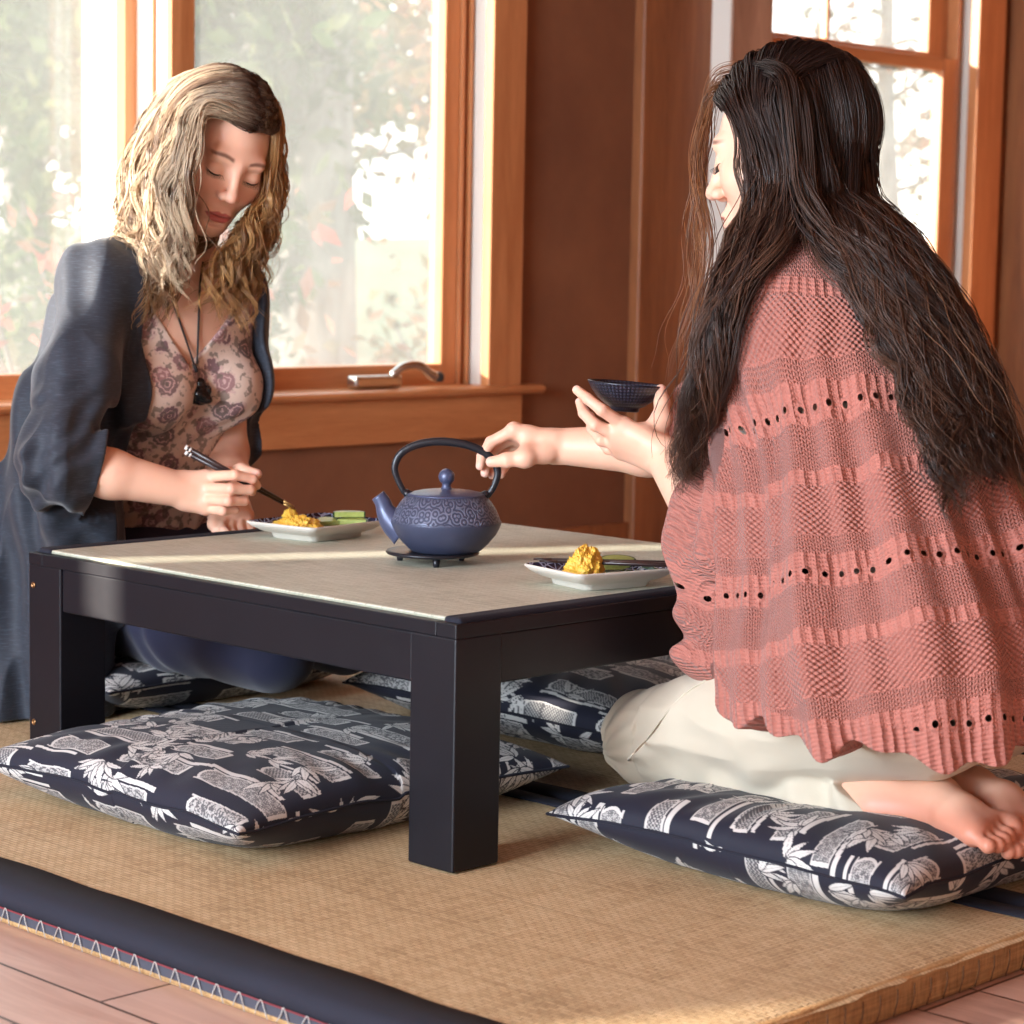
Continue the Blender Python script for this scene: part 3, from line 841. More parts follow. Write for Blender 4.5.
# ---- chopsticks
M['chop_dark'] = plain('dark_chopstick', srgb(44, 30, 30), .3)
M['chop_tip'] = plain('brass_chopstick_tip', srgb(176, 140, 84), .35, Metallic=.6)
M['chop_white'] = plain('white_chopstick_band', srgb(214, 210, 204), .35)
def chopstick(label, a, b, bands, group):
    a, b = np.array(a, float), np.array(b, float)
    c = thing('chopstick', label, 'chopstick', tuple(a), group)
    def seg(t0, t1, r0, r1): return tube_data([a+(b-a)*t0, a+(b-a)*((t0+t1)/2), a+(b-a)*t1], [r0, (r0+r1)/2, r1], 12)
    rr = lambda t: .0042-.0024*t
    V, F = seg(.05 if bands else 0, .9, rr(.05), rr(.9)); mesh('shaft', V, F, M['chop_dark'], c)
    V, F = seg(.9, 1, rr(.9), rr(1)*.8); mesh('tip', V, F, M['chop_tip'] if bands else M['chop_dark'], c)
    if bands:
        V, F = seg(0, .018, .0038, .0043); V2, F2 = seg(.034, .05, .0043, .0043); V3, F3 = seg(.018, .034, .00428, .00428)
        V, F = join([(V, F), (V2, F2)])
        mesh('white_band', V, F, M['chop_white'], c); mesh('dark_band', V3, F3, M['chop_dark'], c)
CH_B = np.array([.2685, .876, .4515]); CH_T = np.array([.4205, .7975, .3565])
chopstick('upper of the two dark chopsticks held over the far plate', CH_B+[0, 0, .004], CH_T+[.001, -.001, .0035], True, 'held chopsticks')
chopstick('lower of the two dark chopsticks held over the far plate', CH_B+[.004, .0045, -.0045], CH_T+[.004, .003, -.001], True, 'held chopsticks')
chopstick('dark chopstick across the near plate, nearer to the yellow mound', (.462, -.035, TT+.0335), (.318, .165, TT+.032), False, 'chopsticks laid on the near plate')
chopstick('dark chopstick across the near plate, farther from the table edge', (.474, -.018, TT+.0335), (.322, .180, TT+.033), False, 'chopsticks laid on the near plate')
o = mound('pinch of yellow grain held at the chopstick tips', tuple(CH_T+np.array([-.006, .001, -.012])), .011, .010, .011, 5.5, .3)
o.name = 'yellow_grain_pinch'
# ------------------------------------------------------------------ garden outside
def leaf_mat(name, c1, c2, c3):
    t = NT(name); at = t.n('ShaderNodeVertexColor', {'layer_name': 'Col'})
    f = t.sep(at.outputs[0])[0]
    c = t.ramp(f, [(0, c1), (.55, c2), (1, c3)])
    d = t.n('ShaderNodeBsdfDiffuse', Color=c); tl = t.n('ShaderNodeBsdfTranslucent', Color=c)
    m = t.n('ShaderNodeMixShader'); t.set(m, 0, .5); t.set(m, 1, d); t.set(m, 2, tl)
    t.t.links.new(m.outputs[0], t.out.inputs[0]); return t.m
M['leaf_green'] = leaf_mat('pale_green_leaves', srgb(34, 50, 26), srgb(62, 78, 48), srgb(102, 108, 70))
M['leaf_gold'] = leaf_mat('autumn_leaves', srgb(80, 76, 52), srgb(122, 102, 74), srgb(150, 100, 82))
M['leaf_red'] = leaf_mat('reddish_leaves', srgb(80, 80, 58), srgb(150, 92, 80), srgb(164, 70, 64))
def bark():
    t = NT('grey_bark'); co = t.coord()
    n = t.noise(t.mapping(co, (9, 9, 1.5)), 2, 5, .6)
    b = t.bsdf(Base_Color=t.ramp(n, [(.3, srgb(66, 60, 58)), (.7, srgb(116, 110, 106))]), Roughness=.9)
    t.set(b, 'Normal', t.bump(n, .6, .03)); return t.m
M['bark'] = bark()
def grass():
    t = NT('garden_ground'); co = t.coord()
    n = t.noise(co, 2.2, 6, .65)
    t.bsdf(Base_Color=t.ramp(n, [(.3, srgb(58, 68, 40)), (.6, srgb(88, 92, 64)), (.8, srgb(118, 108, 82))]), Roughness=.95); return t.m
gx = np.linspace(-14, 40, 60); gy = np.linspace(2.4, 40, 50)
Xg, Yg = np.meshgrid(gx, gy, indexing='ij'); Zg = -.55+.05*(Yg-2.4)+.25*vnoise(np.stack([Xg, Yg, Xg*0], -1), .3)
ii, jj = np.meshgrid(np.arange(59), np.arange(49), indexing='ij')
o = mesh('ground', np.stack([Xg, Yg, Zg], -1).reshape(-1, 3), np.stack([ii*50+jj, (ii+1)*50+jj, (ii+1)*50+jj+1, ii*50+jj+1], -1).reshape(-1, 4), grass())
o['kind'] = 'structure'
def leaves(centres, spread, n, size, seed, squash=1.0):
    r = np.random.default_rng(seed)
    centres = np.asarray(centres, float)
    k = r.integers(0, len(centres), n)
    d = r.normal(size=(n, 3)); d /= np.linalg.norm(d, axis=1)[:, None]
    rad = spread*r.uniform(.25, 1, n)**.6
    C = centres[k]+d*rad[:, None]*np.array([1, 1, squash])
    a = r.normal(size=(n, 3)); a /= np.linalg.norm(a, axis=1)[:, None]
    b = np.cross(a, r.normal(size=(n, 3))); b /= np.linalg.norm(b, axis=1)[:, None]
    s = size*r.uniform(.6, 1.3, n)[:, None]
    c = np.cross(a, b)*.25
    V = np.stack([C-a*s, C+b*s*.45+c*s*.5, C+a*s, C-b*s*.45+c*s*.5], 1).reshape(-1, 3)
    F = np.arange(n*4).reshape(n, 4)
    col = np.repeat(np.repeat(r.uniform(0, 1, n)[:, None], 4, 0).reshape(n, 4).ravel()[:, None], 3, 1)
    return V, F, col
def tree(label, x, y, hgt, r0, crown, spread, n, size, m, seed, lean=0.0, cat='tree', low=None):
    r = np.random.default_rng(seed)
    z0 = -.62+.05*(y-2.4)
    t = thing('garden_tree', label, cat, (x, y, z0))
    P = [(x, y, z0), (x+lean*.4+r.normal(0, .05), y, z0+hgt*.35), (x+lean*.8, y+r.normal(0, .1), z0+hgt*.7), (x+lean, y, z0+hgt)]
    tr = [tube_data(spline(P, 20), np.linspace(r0*1.15, r0*.45, 20), 14)]
    cen = []
    for k in range(crown):
        h = r.uniform(.28 if low is None else low, 1.0); a = r.uniform(0, 2*PI); L = spread*r.uniform(.7, 2.0)
        p0 = np.array([x+lean*h, y, z0+hgt*h]); p2 = p0+np.array([math.cos(a)*L, math.sin(a)*L, L*.35])
        tr.append(tube_data(spline([p0, (p0+p2)/2+np.array([0, 0, -.08*L]), p2], 8), np.linspace(r0*.28, r0*.08, 8), 7))
        cen += [p2, (p0+2*p2)/3]
    V, F = join(tr); mesh('trunk', V, F, M['bark'], t)
    V, F, c = leaves(cen, spread*.8, n, size, seed+1)
    mesh('foliage', V, F, m, t, smooth=False, col=c)
tree('leafy pale green tree outside the left window, behind the woman with chopsticks', 4.6, 6.9, 3.2, .10, 16, .55, 5200, .075, M['leaf_green'], 3, .2)
tree('second pale green tree farther off in the left window', 6.6, 10.5, 5.0, .15, 16, .8, 4200, .11, M['leaf_green'], 5, -.2)
tree('thick grey tree trunk seen near the top of the wide window', 5.25, 6.3, 5.5, .19, 9, .5, 700, .06, M['leaf_gold'], 9, .05, low=.55)
tree('golden autumn tree in the wide window, right of the thick grey trunk', 7.4, 7.2, 3.4, .07, 13, .5, 900, .085, M['leaf_gold'], 15, .3)
tree('pale tree far behind the golden autumn tree', 11.5, 13.2, 5.5, .13, 14, .9, 2200, .12, M['leaf_gold'], 22, -.2)
tree('green tree outside the tall double hung window', 13.2, 8.6, 3.3, .10, 9, .45, 850, .07, M['leaf_gold'], 31, -.3)
def shrub(label, x, y, hgt, n, size, m, seed):
    r = np.random.default_rng(seed); z0 = -.62+.05*(y-2.4)
    t = thing('garden_shrub', label, 'shrub', (x, y, z0)); st = []; cen = []
    for k in range(9):
        a = r.uniform(0, 2*PI); L = hgt*r.uniform(.25, .5)
        p2 = np.array([x+math.cos(a)*L, y+math.sin(a)*L, z0+hgt*r.uniform(.6, 1)])
        st.append(tube_data(spline([(x, y, z0), ((x+p2[0])/2, (y+p2[1])/2, z0+hgt*.45), p2], 8), np.linspace(.018, .006, 8), 6))
        cen += [p2, p2*.7+np.array([x, y, z0+hgt*.3])*.3]
    V, F = join(st); mesh('stems', V, F, M['bark'], t)
    V, F, c = leaves(cen, hgt*.26, n, size, seed+1); mesh('foliage', V, F, m, t, smooth=False, col=c)
shrub('shrub with pinkish leaves close outside the left window', 2.35, 4.0, 1.45, 240, .05, M['leaf_red'], 61)
shrub('low green shrub at the foot of the left window', 3.7, 5.6, 1.2, 1500, .05, M['leaf_green'], 62)
shrub('sparse golden shrub at the foot of the wide window', 5.0, 4.9, 1.25, 420, .045, M['leaf_gold'], 63)
shrub('pale shrub at the right of the wide window', 6.9, 6.1, 1.3, 700, .05, M['leaf_gold'], 64)
# ------------------------------------------------------------------ smooth solid modelling (signed distance fields meshed once)
import openvdb
_yaw, _pit, _rol = math.radians(45.815), math.radians(6.0786), math.radians(-1.0294)
FWD = np.array([math.sin(_yaw)*math.cos(_pit), math.cos(_yaw)*math.cos(_pit), -math.sin(_pit)])
_rt = np.array([math.cos(_yaw), -math.sin(_yaw), 0]); _up = np.cross(_rt, FWD)
RGT = math.cos(_rol)*_rt-math.sin(_rol)*_up; UPV = math.sin(_rol)*_rt+math.cos(_rol)*_up
def at(u, v, d):
    """point that the photograph shows at (u,v), at distance d along the view axis"""
    return CAMC+d*(FWD+RGT*(u-512)/2356.0+UPV*(512-v)/2356.0)
def unit(v):
    v = np.asarray(v, float); return v/np.linalg.norm(v)
def smin(a, b, k):
    if k <= 0: return np.minimum(a, b)
    h = np.clip(.5+.5*(b-a)/k, 0, 1); return b*(1-h)+a*h-k*h*(1-h)
def smax(a, b, k): return -smin(-a, -b, k)

class Solid:
    def __init__(s): s.p = []
    def add(s, fn, op='u', k=.01): s.p.append((fn, op, k)); return s
    def cone(s, a, b, ra, rb, k=.01, op='u'):
        a = np.asarray(a, float); b = np.asarray(b, float); ab = b-a; L2 = ab@ab+1e-12
        def f(P):
            q = P-a; h = np.clip((q@ab)/L2, 0, 1)
            return np.sqrt(((q-h[..., None]*ab)**2).sum(-1))-(ra+h*(rb-ra))
        return s.add(f, op, k)
    def chain(s, pts, rad, k=.01, op='u'):
        for i in range(len(pts)-1): s.cone(pts[i], pts[i+1], rad[i], rad[i+1], k, op)
        return s
    def ell(s, c, r, R=None, k=.01, op='u'):
        c = np.asarray(c, float); r = np.asarray(r, float)
        def f(P):
            q = P-c
            if R is not None: q = q@R      # columns of R are the local axes
            k0 = np.sqrt(((q/r)**2).sum(-1)); k1 = np.sqrt(((q/(r*r))**2).sum(-1))+1e-9
            return k0*(k0-1)/k1
        return s.add(f, op, k)
    def ev(s, P, idx=None):
        d = None
        for i, (fn, op, k) in enumerate(s.p):
            if idx is not None and i not in idx: continue
            e = fn(P)
            if d is None: d = e if op == 'u' else np.full(e.shape, 1.0)
            elif op == 'u': d = smin(d, e, k)
            elif op == 's': d = smax(d, -e, k)
            elif op == 'i': d = smax(d, e, k)
        if d is None: d = np.full(P.shape[:-1], 1.0)
        return d
    def parts_at(s, P): return np.stack([fn(P) for fn, op, k in s.p])

def mesh_field(solid, lo, hi, h, extra=None, reach=.05):
    """extra(P, d) -> d refines the field (offsets, cuts, folds)."""
    lo = np.asarray(lo, float); hi = np.asarray(hi, float); B = 12
    n = np.ceil((hi-lo)/h).astype(int); nb = np.ceil(n/B).astype(int); n = nb*B
    A = np.full(tuple(n), .05, dtype=np.float32)
    g = np.stack(np.meshgrid(*[np.arange(q) for q in nb], indexing='ij'), -1).reshape(-1, 3)
    C = lo+(g*B+(B-1)/2)*h
    D = solid.ev(C); rad = B*h*.5*1.7321
    PD = solid.parts_at(C)
    near = np.abs(D) < rad*1.15+reach
    inside = (D < 0) & ~near
    for q in g[inside]:
        i, j, k = q*B; A[i:i+B, j:j+B, k:k+B] = -.05
    off = np.stack(np.meshgrid(*[np.arange(B)]*3, indexing='ij'), -1).reshape(-1, 3)*h
    for gi in np.nonzero(near)[0]:
        q = g[gi]; P = lo+q*B*h+off
        idx = set(np.nonzero((PD[:, gi] < np.abs(D[gi])+2*rad+.06) | np.array([op != 'u' for _, op, _ in solid.p]) & (np.abs(PD[:, gi]) < 3*rad+.03))[0].tolist())
        d = solid.ev(P, idx)
        if extra is not None: d = extra(P, d)
        i, j, k = q*B
        A[i:i+B, j:j+B, k:k+B] = np.clip(d, -.05, .05).reshape(B, B, B)
    grid = openvdb.FloatGrid(.05); grid.copyFromArray(A)
    pts, quads = grid.convertToQuads(0.0)
    return np.asarray(pts, float)*h+lo, np.asarray(quads, dtype=np.int64)[:, ::-1].copy()

def keep_largest(V, F, minfrac=.02):
    """drop small loose islands"""
    lab = np.arange(len(V))
    for _ in range(400):
        m = lab[F].min(1); new = lab.copy()
        for c in range(F.shape[1]): np.minimum.at(new, F[:, c], m)
        new = new[new]
        if (new == lab).all(): break
        lab = new
    u, cnt = np.unique(lab, return_counts=True)
    good = set(u[cnt > minfrac*len(V)].tolist())
    mk = np.isin(lab, list(good))
    mp = np.cumsum(mk)-1
    return V[mk], mp[F[mk[F].all(1)]]

def head_frame(f, up, roll_to=None):
    f = unit(f); u = unit(up-f*(up@f)); s = np.cross(f, u)
    return np.stack([s, f, u], 1)          # columns: side (person's right), forward, up

def build_head(S, c, R, sc=1.0, neck=None):
    """adds skull, face and ears; local axes (side, forward, up), origin at eye height in mid head"""
    def L(x, y, z): return c+R@(np.array([x, y, z])*sc)
    e = lambda p, r, k=.01, op='u': S.ell(L(*p), np.array(r)*sc, R, k*sc, op)
    cn = lambda a, b, ra, rb, k=.01, op='u': S.cone(L(*a), L(*b), ra*sc, rb*sc, k*sc, op)
    e((0, -.012, .026), (.073, .093, .079))
    e((0, .026, -.030), (.060, .060, .072), .03)
    for s in (-1, 1):
        cn((s*.050, -.002, -.052), (s*.014, .064, -.094), .019, .017, .035)
        e((s*.042, .055, -.030), (.020, .021, .020), .028)
    e((0, .072, -.096), (.019, .015, .014), .02)
    cn((-.034, .074, .019), (.034, .074, .019), .011, .011, .015)
    for s in (-1, 1):
        e((s*.0315, .099, -.001), (.019, .016, .0115), .010, 's')
        e((s*.0315, .0735, -.003), (.0150, .0128, .0118), .004)
    cn((0, .083, .010), (0, .101, -.026), .0075, .0082, .012)
    e((0, .1035, -.032), (.0098, .0105, .0092), .006)
    for s in (-1, 1):
        e((s*.0120, .0945, -.0365), (.0072, .0095, .0072), .006)
        e((s*.0062, .0985, -.0425), (.0030, .0042, .0036), .003, 's')
    e((0, .081, -.070), (.026, .0120, .017), .014)
    e((-.0072, .0905, -.0655), (.0120, .0058, .0042), .006)
    e((.0072, .0905, -.0655), (.0120, .0058, .0042), .006)
    e((0, .0895, -.0758), (.0165, .0066, .0054), .006)
    cn((-.020, .0935, -.0704), (.020, .0935, -.0704), .0010, .0010, .004, 's')
    e((0, .091, -.0855), (.014, .004, .0035), .006, 's')
    for s in (-1, 1):
        e((s*.0745, -.012, -.012), (.0085, .019, .031), .008)
        e((s*.0810, -.006, -.012), (.006, .010, .018), .005, 's')
    return L

def hand_px(S, wrist, fingers, thumb, k=.006, rw=.024, rm=.0105, rf=(.0092, .0082, .0074, .0064), thumb_r=(.0135, .0115, .0098, .0078)):
    """fingers: four lists of four points (knuckle, two joints, tip); thumb likewise"""
    W = np.asarray(wrist, float)
    kn = [np.asarray(f[0], float) for f in fingers]
    wa = unit(kn[0]-kn[3])
    roots = [W+wa*o for o in (.017, .006, -.006, -.016)]
    for i, f in enumerate(fingers):
        S.cone(roots[i], f[0], .0135, rm, .014)
        sc = (1, 1.03, 1.0, .88)[i]
        S.chain(f, [r*sc for r in rf], k*.55)
        S.ell(f[0], (rm*1.02,)*3, None, .006)
    for i in range(3):
        S.cone((roots[i]+roots[i+1])/2, (kn[i]+kn[i+1])/2, .013, .0090, .012)
    S.chain(thumb, thumb_r, .007)
    S.cone((W+thumb[0])/2, thumb[0], .017, .0135, .016)
    S.cone(thumb[1], (kn[0]*.65+W*.35), .0095, .0095, .014)
    return S

def skin_mat():
    t = NT('skin'); co = t.coord()
    at_ = t.n('ShaderNodeVertexColor', {'layer_name': 'Col'})
    n = t.noise(co, 45, 4, .6); n2 = t.noise(co, 700, 2, .5)
    c = t.mix(t.math('MULTIPLY', n, .25), at_.outputs[0], srgb(214, 146, 124))
    b = t.bsdf(Base_Color=c, Roughness=.46)
    t.set(b, 'Subsurface Weight', .18); t.set(b, 'Subsurface Radius', (.012, .005, .003)); t.set(b, 'Subsurface Scale', .6)
    t.set(b, 'Specular IOR Level', .4)
    t.set(b, 'Normal', t.bump(n2, .12, .0006))
    return t.m
M['skin'] = skin_mat()
SKIN = np.array(srgb(232, 186, 160))
def blend(col, w, c): return col*(1-w[:, None])+np.array(c)*w[:, None]
def face_paint(V, col, c, R, sc, lip, brow, lash=True):
    q = ((V-c)@R)/sc; x, y, z = q.T; ax = np.abs(x)
    fr = sstep(.06, .08, y)
    w = np.exp(-((ax-.042)/.020)**2-((z+.036)/.017)**2)*fr*.35; col = blend(col, w, srgb(214, 128, 108))
    w = np.exp(-(x/.012)**2-((z+.036)/.012)**2)*fr*.3; col = blend(col, w, srgb(220, 140, 120))
    e2 = (ax/.0235)**2
    top = -.0612-.0085*e2-.0022*np.exp(-(ax/.0035)**2); bot = -.0832+.0120*e2
    up = sstep(.0245, .0225, ax)*sstep(0, -.0012, z-top)*sstep(0, .0012, z-bot)*sstep(.076, .080, y)
    col = blend(col, np.clip(up, 0, 1)*.85, lip)
    w = np.exp(-((z+.0702-.08*ax*ax*0)/.0011)**2)*sstep(.0245, .021, ax)*fr; col = blend(col, w*.7, np.array(lip)*.3)
    bz = .0195+.0045*np.sin((ax-.012)/.040*PI)-.10*np.clip(ax-.040, 0, 1)
    w = np.exp(-((z-bz)/(.0030-.03*np.clip(ax-.03, 0, 1)))**4)*sstep(.011, .016, ax)*sstep(.054, .045, ax)*fr; col = blend(col, np.clip(w*1.0, 0, 1)*.9, brow)
    return col

M['lash'] = plain('dark_lashes', srgb(30, 20, 18), .6)
def lashes(L, parent, sc):
    """lowered lids: a dark lash line along each lid edge with short lashes"""
    for s in (-1, 1):
        parts = []
        xs = np.linspace(-.0145, .0145, 25); P = []
        for x in xs:
            z = -.0075+.0048*(x/.0145)**2
            k = 1-(x/.0150)**2-(z/.0118)**2
            P.append(L(s*.0315+x, .0735+.0128*math.sqrt(max(k, .0))+.0008, -.003+z))
        r = .0011*np.clip(np.sin(np.linspace(.25, PI-.25, 25))+.1, 0, 1)*sc
        parts.append(tube_data(P, r, 6))
        for i in range(3, 25, 2):
            x = xs[i]; a = np.array(P[i]); b = L(s*.0315+x*1.28, .0735+.0175+.002*abs(x)/.0145, -.003-.0115+.004*(x/.0145)**2)
            parts.append(tube_data([a, (a*.5+b*.5), b], [.00055, .0004, .0002], 4))
        V, F = join(parts); mesh('eyelashes', V, F, M['lash'], parent)
def cast(field, u, v, d0=2.0, d1=5.0):
    """distance along the view axis at which the surface is met through pixel (u,v)"""
    d = d0; dirv = FWD+RGT*(u-512)/2356.0+UPV*(512-v)/2356.0
    for _ in range(160):
        e = float(field(np.array([CAMC+d*dirv]))[0])
        if e < .0004: break
        d += max(e*.8, .0004)
        if d > d1: break
    return d
# ------------------------------------------------------------------ the two women: bodies
def px(*a): return [at(*p) for p in a]
# ===== left woman (dark cardigan)
lw_eye = at(236, 174, 3.70)
lw_f = unit(-FWD*.70+RGT*.40-UPV*.56)
lw_R = head_frame(lw_f, UPV+RGT*.20)
LWS = 1.03
lw_c = lw_eye-lw_f*.085*LWS
LW_SHR, LW_SHL = at(99, 284, 3.75), at(224, 292, 3.92)
LW_NECK = at(180, 268, 3.86)
LW_CH, LW_WA, LW_PE = at(168, 372, 3.90), at(160, 480, 3.97), at(158, 575, 4.03)
lw_side = unit(LW_SHR-LW_SHL); lw_side[2] = 0; lw_side = unit(lw_side)        # towards her right
lw_up = unit(LW_NECK-LW_WA); lw_fc = unit(np.cross(lw_up, lw_side))
if lw_fc@FWD > 0: lw_fc = -lw_fc
lw_T = np.stack([lw_side, lw_fc, lw_up], 1)
LW_ELR, LW_WRR = at(58, 462, 3.60), at(186, 491, 3.665)
LW_ELL, LW_WRL = at(226, 450, 3.97), at(232, 508, 3.815)
def torso(S, neck, shr, shl, ch, wa, pe, T, bust=True):
    S.cone(neck+T[:, 2]*.0, neck-T[:, 2]*.05, .048, .060, .03)
    S.cone(shr, neck-T[:, 2]*.035, .046, .050, .04); S.cone(shl, neck-T[:, 2]*.035, .046, .050, .04)
    S.ell(ch+T[:, 2]*.045, (.150, .088, .125), T, .05)
    S.ell((ch+wa)/2, (.122, .080, .10), T, .05)
    S.ell(wa, (.116, .080, .09), T, .05)
    S.ell(pe, (.165, .115, .115), T, .06)
    if bust:
        for s in (-1, 1): S.ell(ch+T[:, 0]*s*.068+T[:, 1]*.068-T[:, 2]*.010, (.060, .056, .060), T, .03)
LT0 = Solid(); torso(LT0, LW_NECK, LW_SHR, LW_SHL, LW_CH, LW_WA, LW_PE, lw_T, False)
LT = Solid(); torso(LT, LW_NECK, LW_SHR, LW_SHL, LW_CH, LW_WA, LW_PE, lw_T)
LWB = Solid(); LWB.p += LT0.p
build_head(LWB, lw_c, lw_R, LWS)
def Lh(x, y, z): return lw_c+lw_R@(np.array([x, y, z])*LWS)
LWB.cone(Lh(0, -.018, -.055), LW_NECK-lw_T[:, 2]*.01, .050, .051, .02)
LWB.chain([LW_SHR, (LW_SHR+LW_ELR)/2, LW_ELR], [.048, .043, .037], .03)
LWB.chain([LW_ELR, LW_ELR*.6+LW_WRR*.4, LW_WRR], [.038, .037, .0265], .015)
LWB.chain([LW_SHL, (LW_SHL+LW_ELL)/2, LW_ELL, LW_ELL*.5+LW_WRL*.5, LW_WRL], [.047, .042, .036, .034, .025], .02)
LW_F = [px((206, 477, 3.665), (235, 475, 3.632), (253, 479, 3.648), (257, 486, 3.668)),
        px((203, 488, 3.660), (231, 489, 3.622), (250, 490, 3.640), (252, 492, 3.664)),
        px((203, 499, 3.660), (228, 501, 3.624), (244, 501, 3.645), (240, 497, 3.670)),
        px((206, 508, 3.665), (223, 511, 3.640), (235, 510, 3.658), (230, 505, 3.680))]
LW_TH = px((196, 484, 3.700), (220, 476, 3.708), (241, 470, 3.690), (257, 474, 3.672))
hand_px(LWB, LW_WRR, LW_F, LW_TH)
LW_F2 = [px((228, 516, 3.800), (222, 526, 3.775), (224, 531, 3.755), (228, 534, 3.745)),
         px((234, 518, 3.805), (231, 529, 3.780), (233, 534, 3.760), (236, 537, 3.748)),
         px((241, 518, 3.810), (241, 529, 3.785), (243, 534, 3.765), (245, 537, 3.753)),
         px((247, 516, 3.815), (250, 526, 3.795), (252, 531, 3.777), (253, 534, 3.767))]
hand_px(LWB, LW_WRL, LW_F2, px((226, 508, 3.81), (217, 516, 3.795), (214, 524, 3.78), (216, 530, 3.768)))
LW = thing('person', 'woman in a dark cardigan and floral top kneeling left of the table, holding chopsticks', 'person', tuple(np.array([LW_PE[0], LW_PE[1], .06])))
V, F = mesh_field(LWB, (.02, .60, .26), (.80, 1.45, 1.10), .0017, reach=.004)
col = np.tile(SKIN, (len(V), 1))
col = face_paint(V, col, lw_c, lw_R, LWS, srgb(166, 48, 62), srgb(84, 54, 42))
def nail_paint(V, col, tips, prev, out):
    for t, p in zip(tips, prev):
        n = unit(out-unit(t-p)*(out@unit(t-p)))
        w = sstep(.0078, .0058, np.linalg.norm(V-(t+n*.005+unit(t-p)*.002), axis=1)); col = blend(col, w*.55, srgb(240, 196, 184))
    return col
col = nail_paint(V, col, [f[3] for f in LW_F]+[LW_TH[3]], [f[2] for f in LW_F]+[LW_TH[2]], -FWD+UPV*.4)
for f in LW_F:                                             # rosy knuckles
    for p in f[:3]:
        w = np.exp(-(np.linalg.norm(V-p, axis=1)/.012)**2)*.25; col = blend(col, w, srgb(216, 128, 112))
def scalp(V, col, c, R, sc, colr):
    q = ((V-c)@R)/sc; x, y, z = q.T
    line = .052+.55*np.clip(y-.02, 0, 1)-2.0*np.clip(-.015-y, 0, .06)
    w = sstep(line-.004, line+.004, z)*sstep(1.22, 1.12, (x/.08)**2+((y+.012)/.1)**2+((z-.026)/.086)**2); return blend(col, w, colr)
col = scalp(V, col, lw_c, lw_R, LWS, srgb(84, 62, 48))
lw_body = mesh('body', V, F, M['skin'], LW, col=col)
lashes(Lh, LW, LWS)

# ===== right woman (pink shawl)
rw_f = unit(-RGT*.91+FWD*.36-UPV*.17)
rw_R = head_frame(rw_f, UPV)
RWS = 1.03
rw_c = at(788, 150, 3.03)
RW_NECK = at(822, 268, 2.985)
RW_SHL, RW_SHR = at(788, 322, 2.955), at(888, 312, 3.13)
RW_CH, RW_WA, RW_PE = at(850, 400, 2.96), at(893, 530, 2.92), at(925, 650, 2.90)
rw_side = unit(RW_SHR-RW_SHL); rw_side[2] = 0; rw_side = unit(rw_side)
rw_up = unit(RW_NECK-RW_PE); rw_fc = unit(np.cross(rw_up, rw_side))
if rw_fc[1] < 0: rw_fc = -rw_fc
rw_T = np.stack([rw_side, rw_fc, rw_up], 1)
RW_ELL, RW_WRL = at(727, 548, 3.00), at(665, 458, 3.160)
RW_ELR, RW_WRR = at(708, 452, 3.30), at(556, 446, 3.385)
RT = Solid(); torso(RT, RW_NECK, RW_SHR, RW_SHL, RW_CH, RW_WA, RW_PE, rw_T, False)
RWB = Solid(); RWB.p += RT.p
build_head(RWB, rw_c, rw_R, RWS)
def Rh(x, y, z): return rw_c+rw_R@(np.array([x, y, z])*RWS)
RWB.cone(Rh(0, -.018, -.055), RW_NECK-rw_T[:, 2]*.01, .050, .051, .02)
RWB.chain([RW_SHL, (RW_SHL+RW_ELL)/2, RW_ELL], [.047, .042, .036], .03)
RWB.chain([RW_ELL, RW_ELL*.6+RW_WRL*.4, RW_WRL], [.037, .037, .0255], .015)
RWB.chain([RW_SHR, (RW_SHR+RW_ELR)/2, RW_ELR], [.047, .042, .037], .03)
RWB.chain([RW_ELR, RW_ELR*.6+RW_WRR*.4, RW_WRR], [.038, .036, .0255], .015)
RW_F = [px((514, 430, 3.375), (491, 442, 3.383), (482, 456, 3.392), (480, 466, 3.393)),
        px((516, 435, 3.398), (494, 448, 3.412), (486, 463, 3.412), (485, 473, 3.404)),
        px((520, 441, 3.418), (501, 455, 3.436), (492, 467, 3.430), (492, 475, 3.416)),
        px((526, 447, 3.432), (511, 460, 3.446), (503, 469, 3.438), (501, 475, 3.428))]
RW_TH = px((546, 452, 3.365), (525, 458, 3.348), (507, 460, 3.349), (491, 462, 3.360))
hand_px(RWB, RW_WRR, RW_F, RW_TH)
RW_F2 = [px((624, 425, 3.165), (602, 410, 3.150), (588, 399, 3.158), (577, 390, 3.172)),
         px((617, 435, 3.172), (595, 425, 3.165), (584, 413, 3.178), (580, 402, 3.195)),
         px((617, 444, 3.188), (601, 440, 3.188), (592, 428, 3.204), (590, 416, 3.220)),
         px((622, 452, 3.205), (608, 449, 3.210), (600, 440, 3.225), (598, 431, 3.236))]
RW_TH2 = px((656, 440, 3.180), (662, 419, 3.176), (662, 402, 3.186), (661, 390, 3.196))
hand_px(RWB, RW_WRL, RW_F2, RW_TH2)
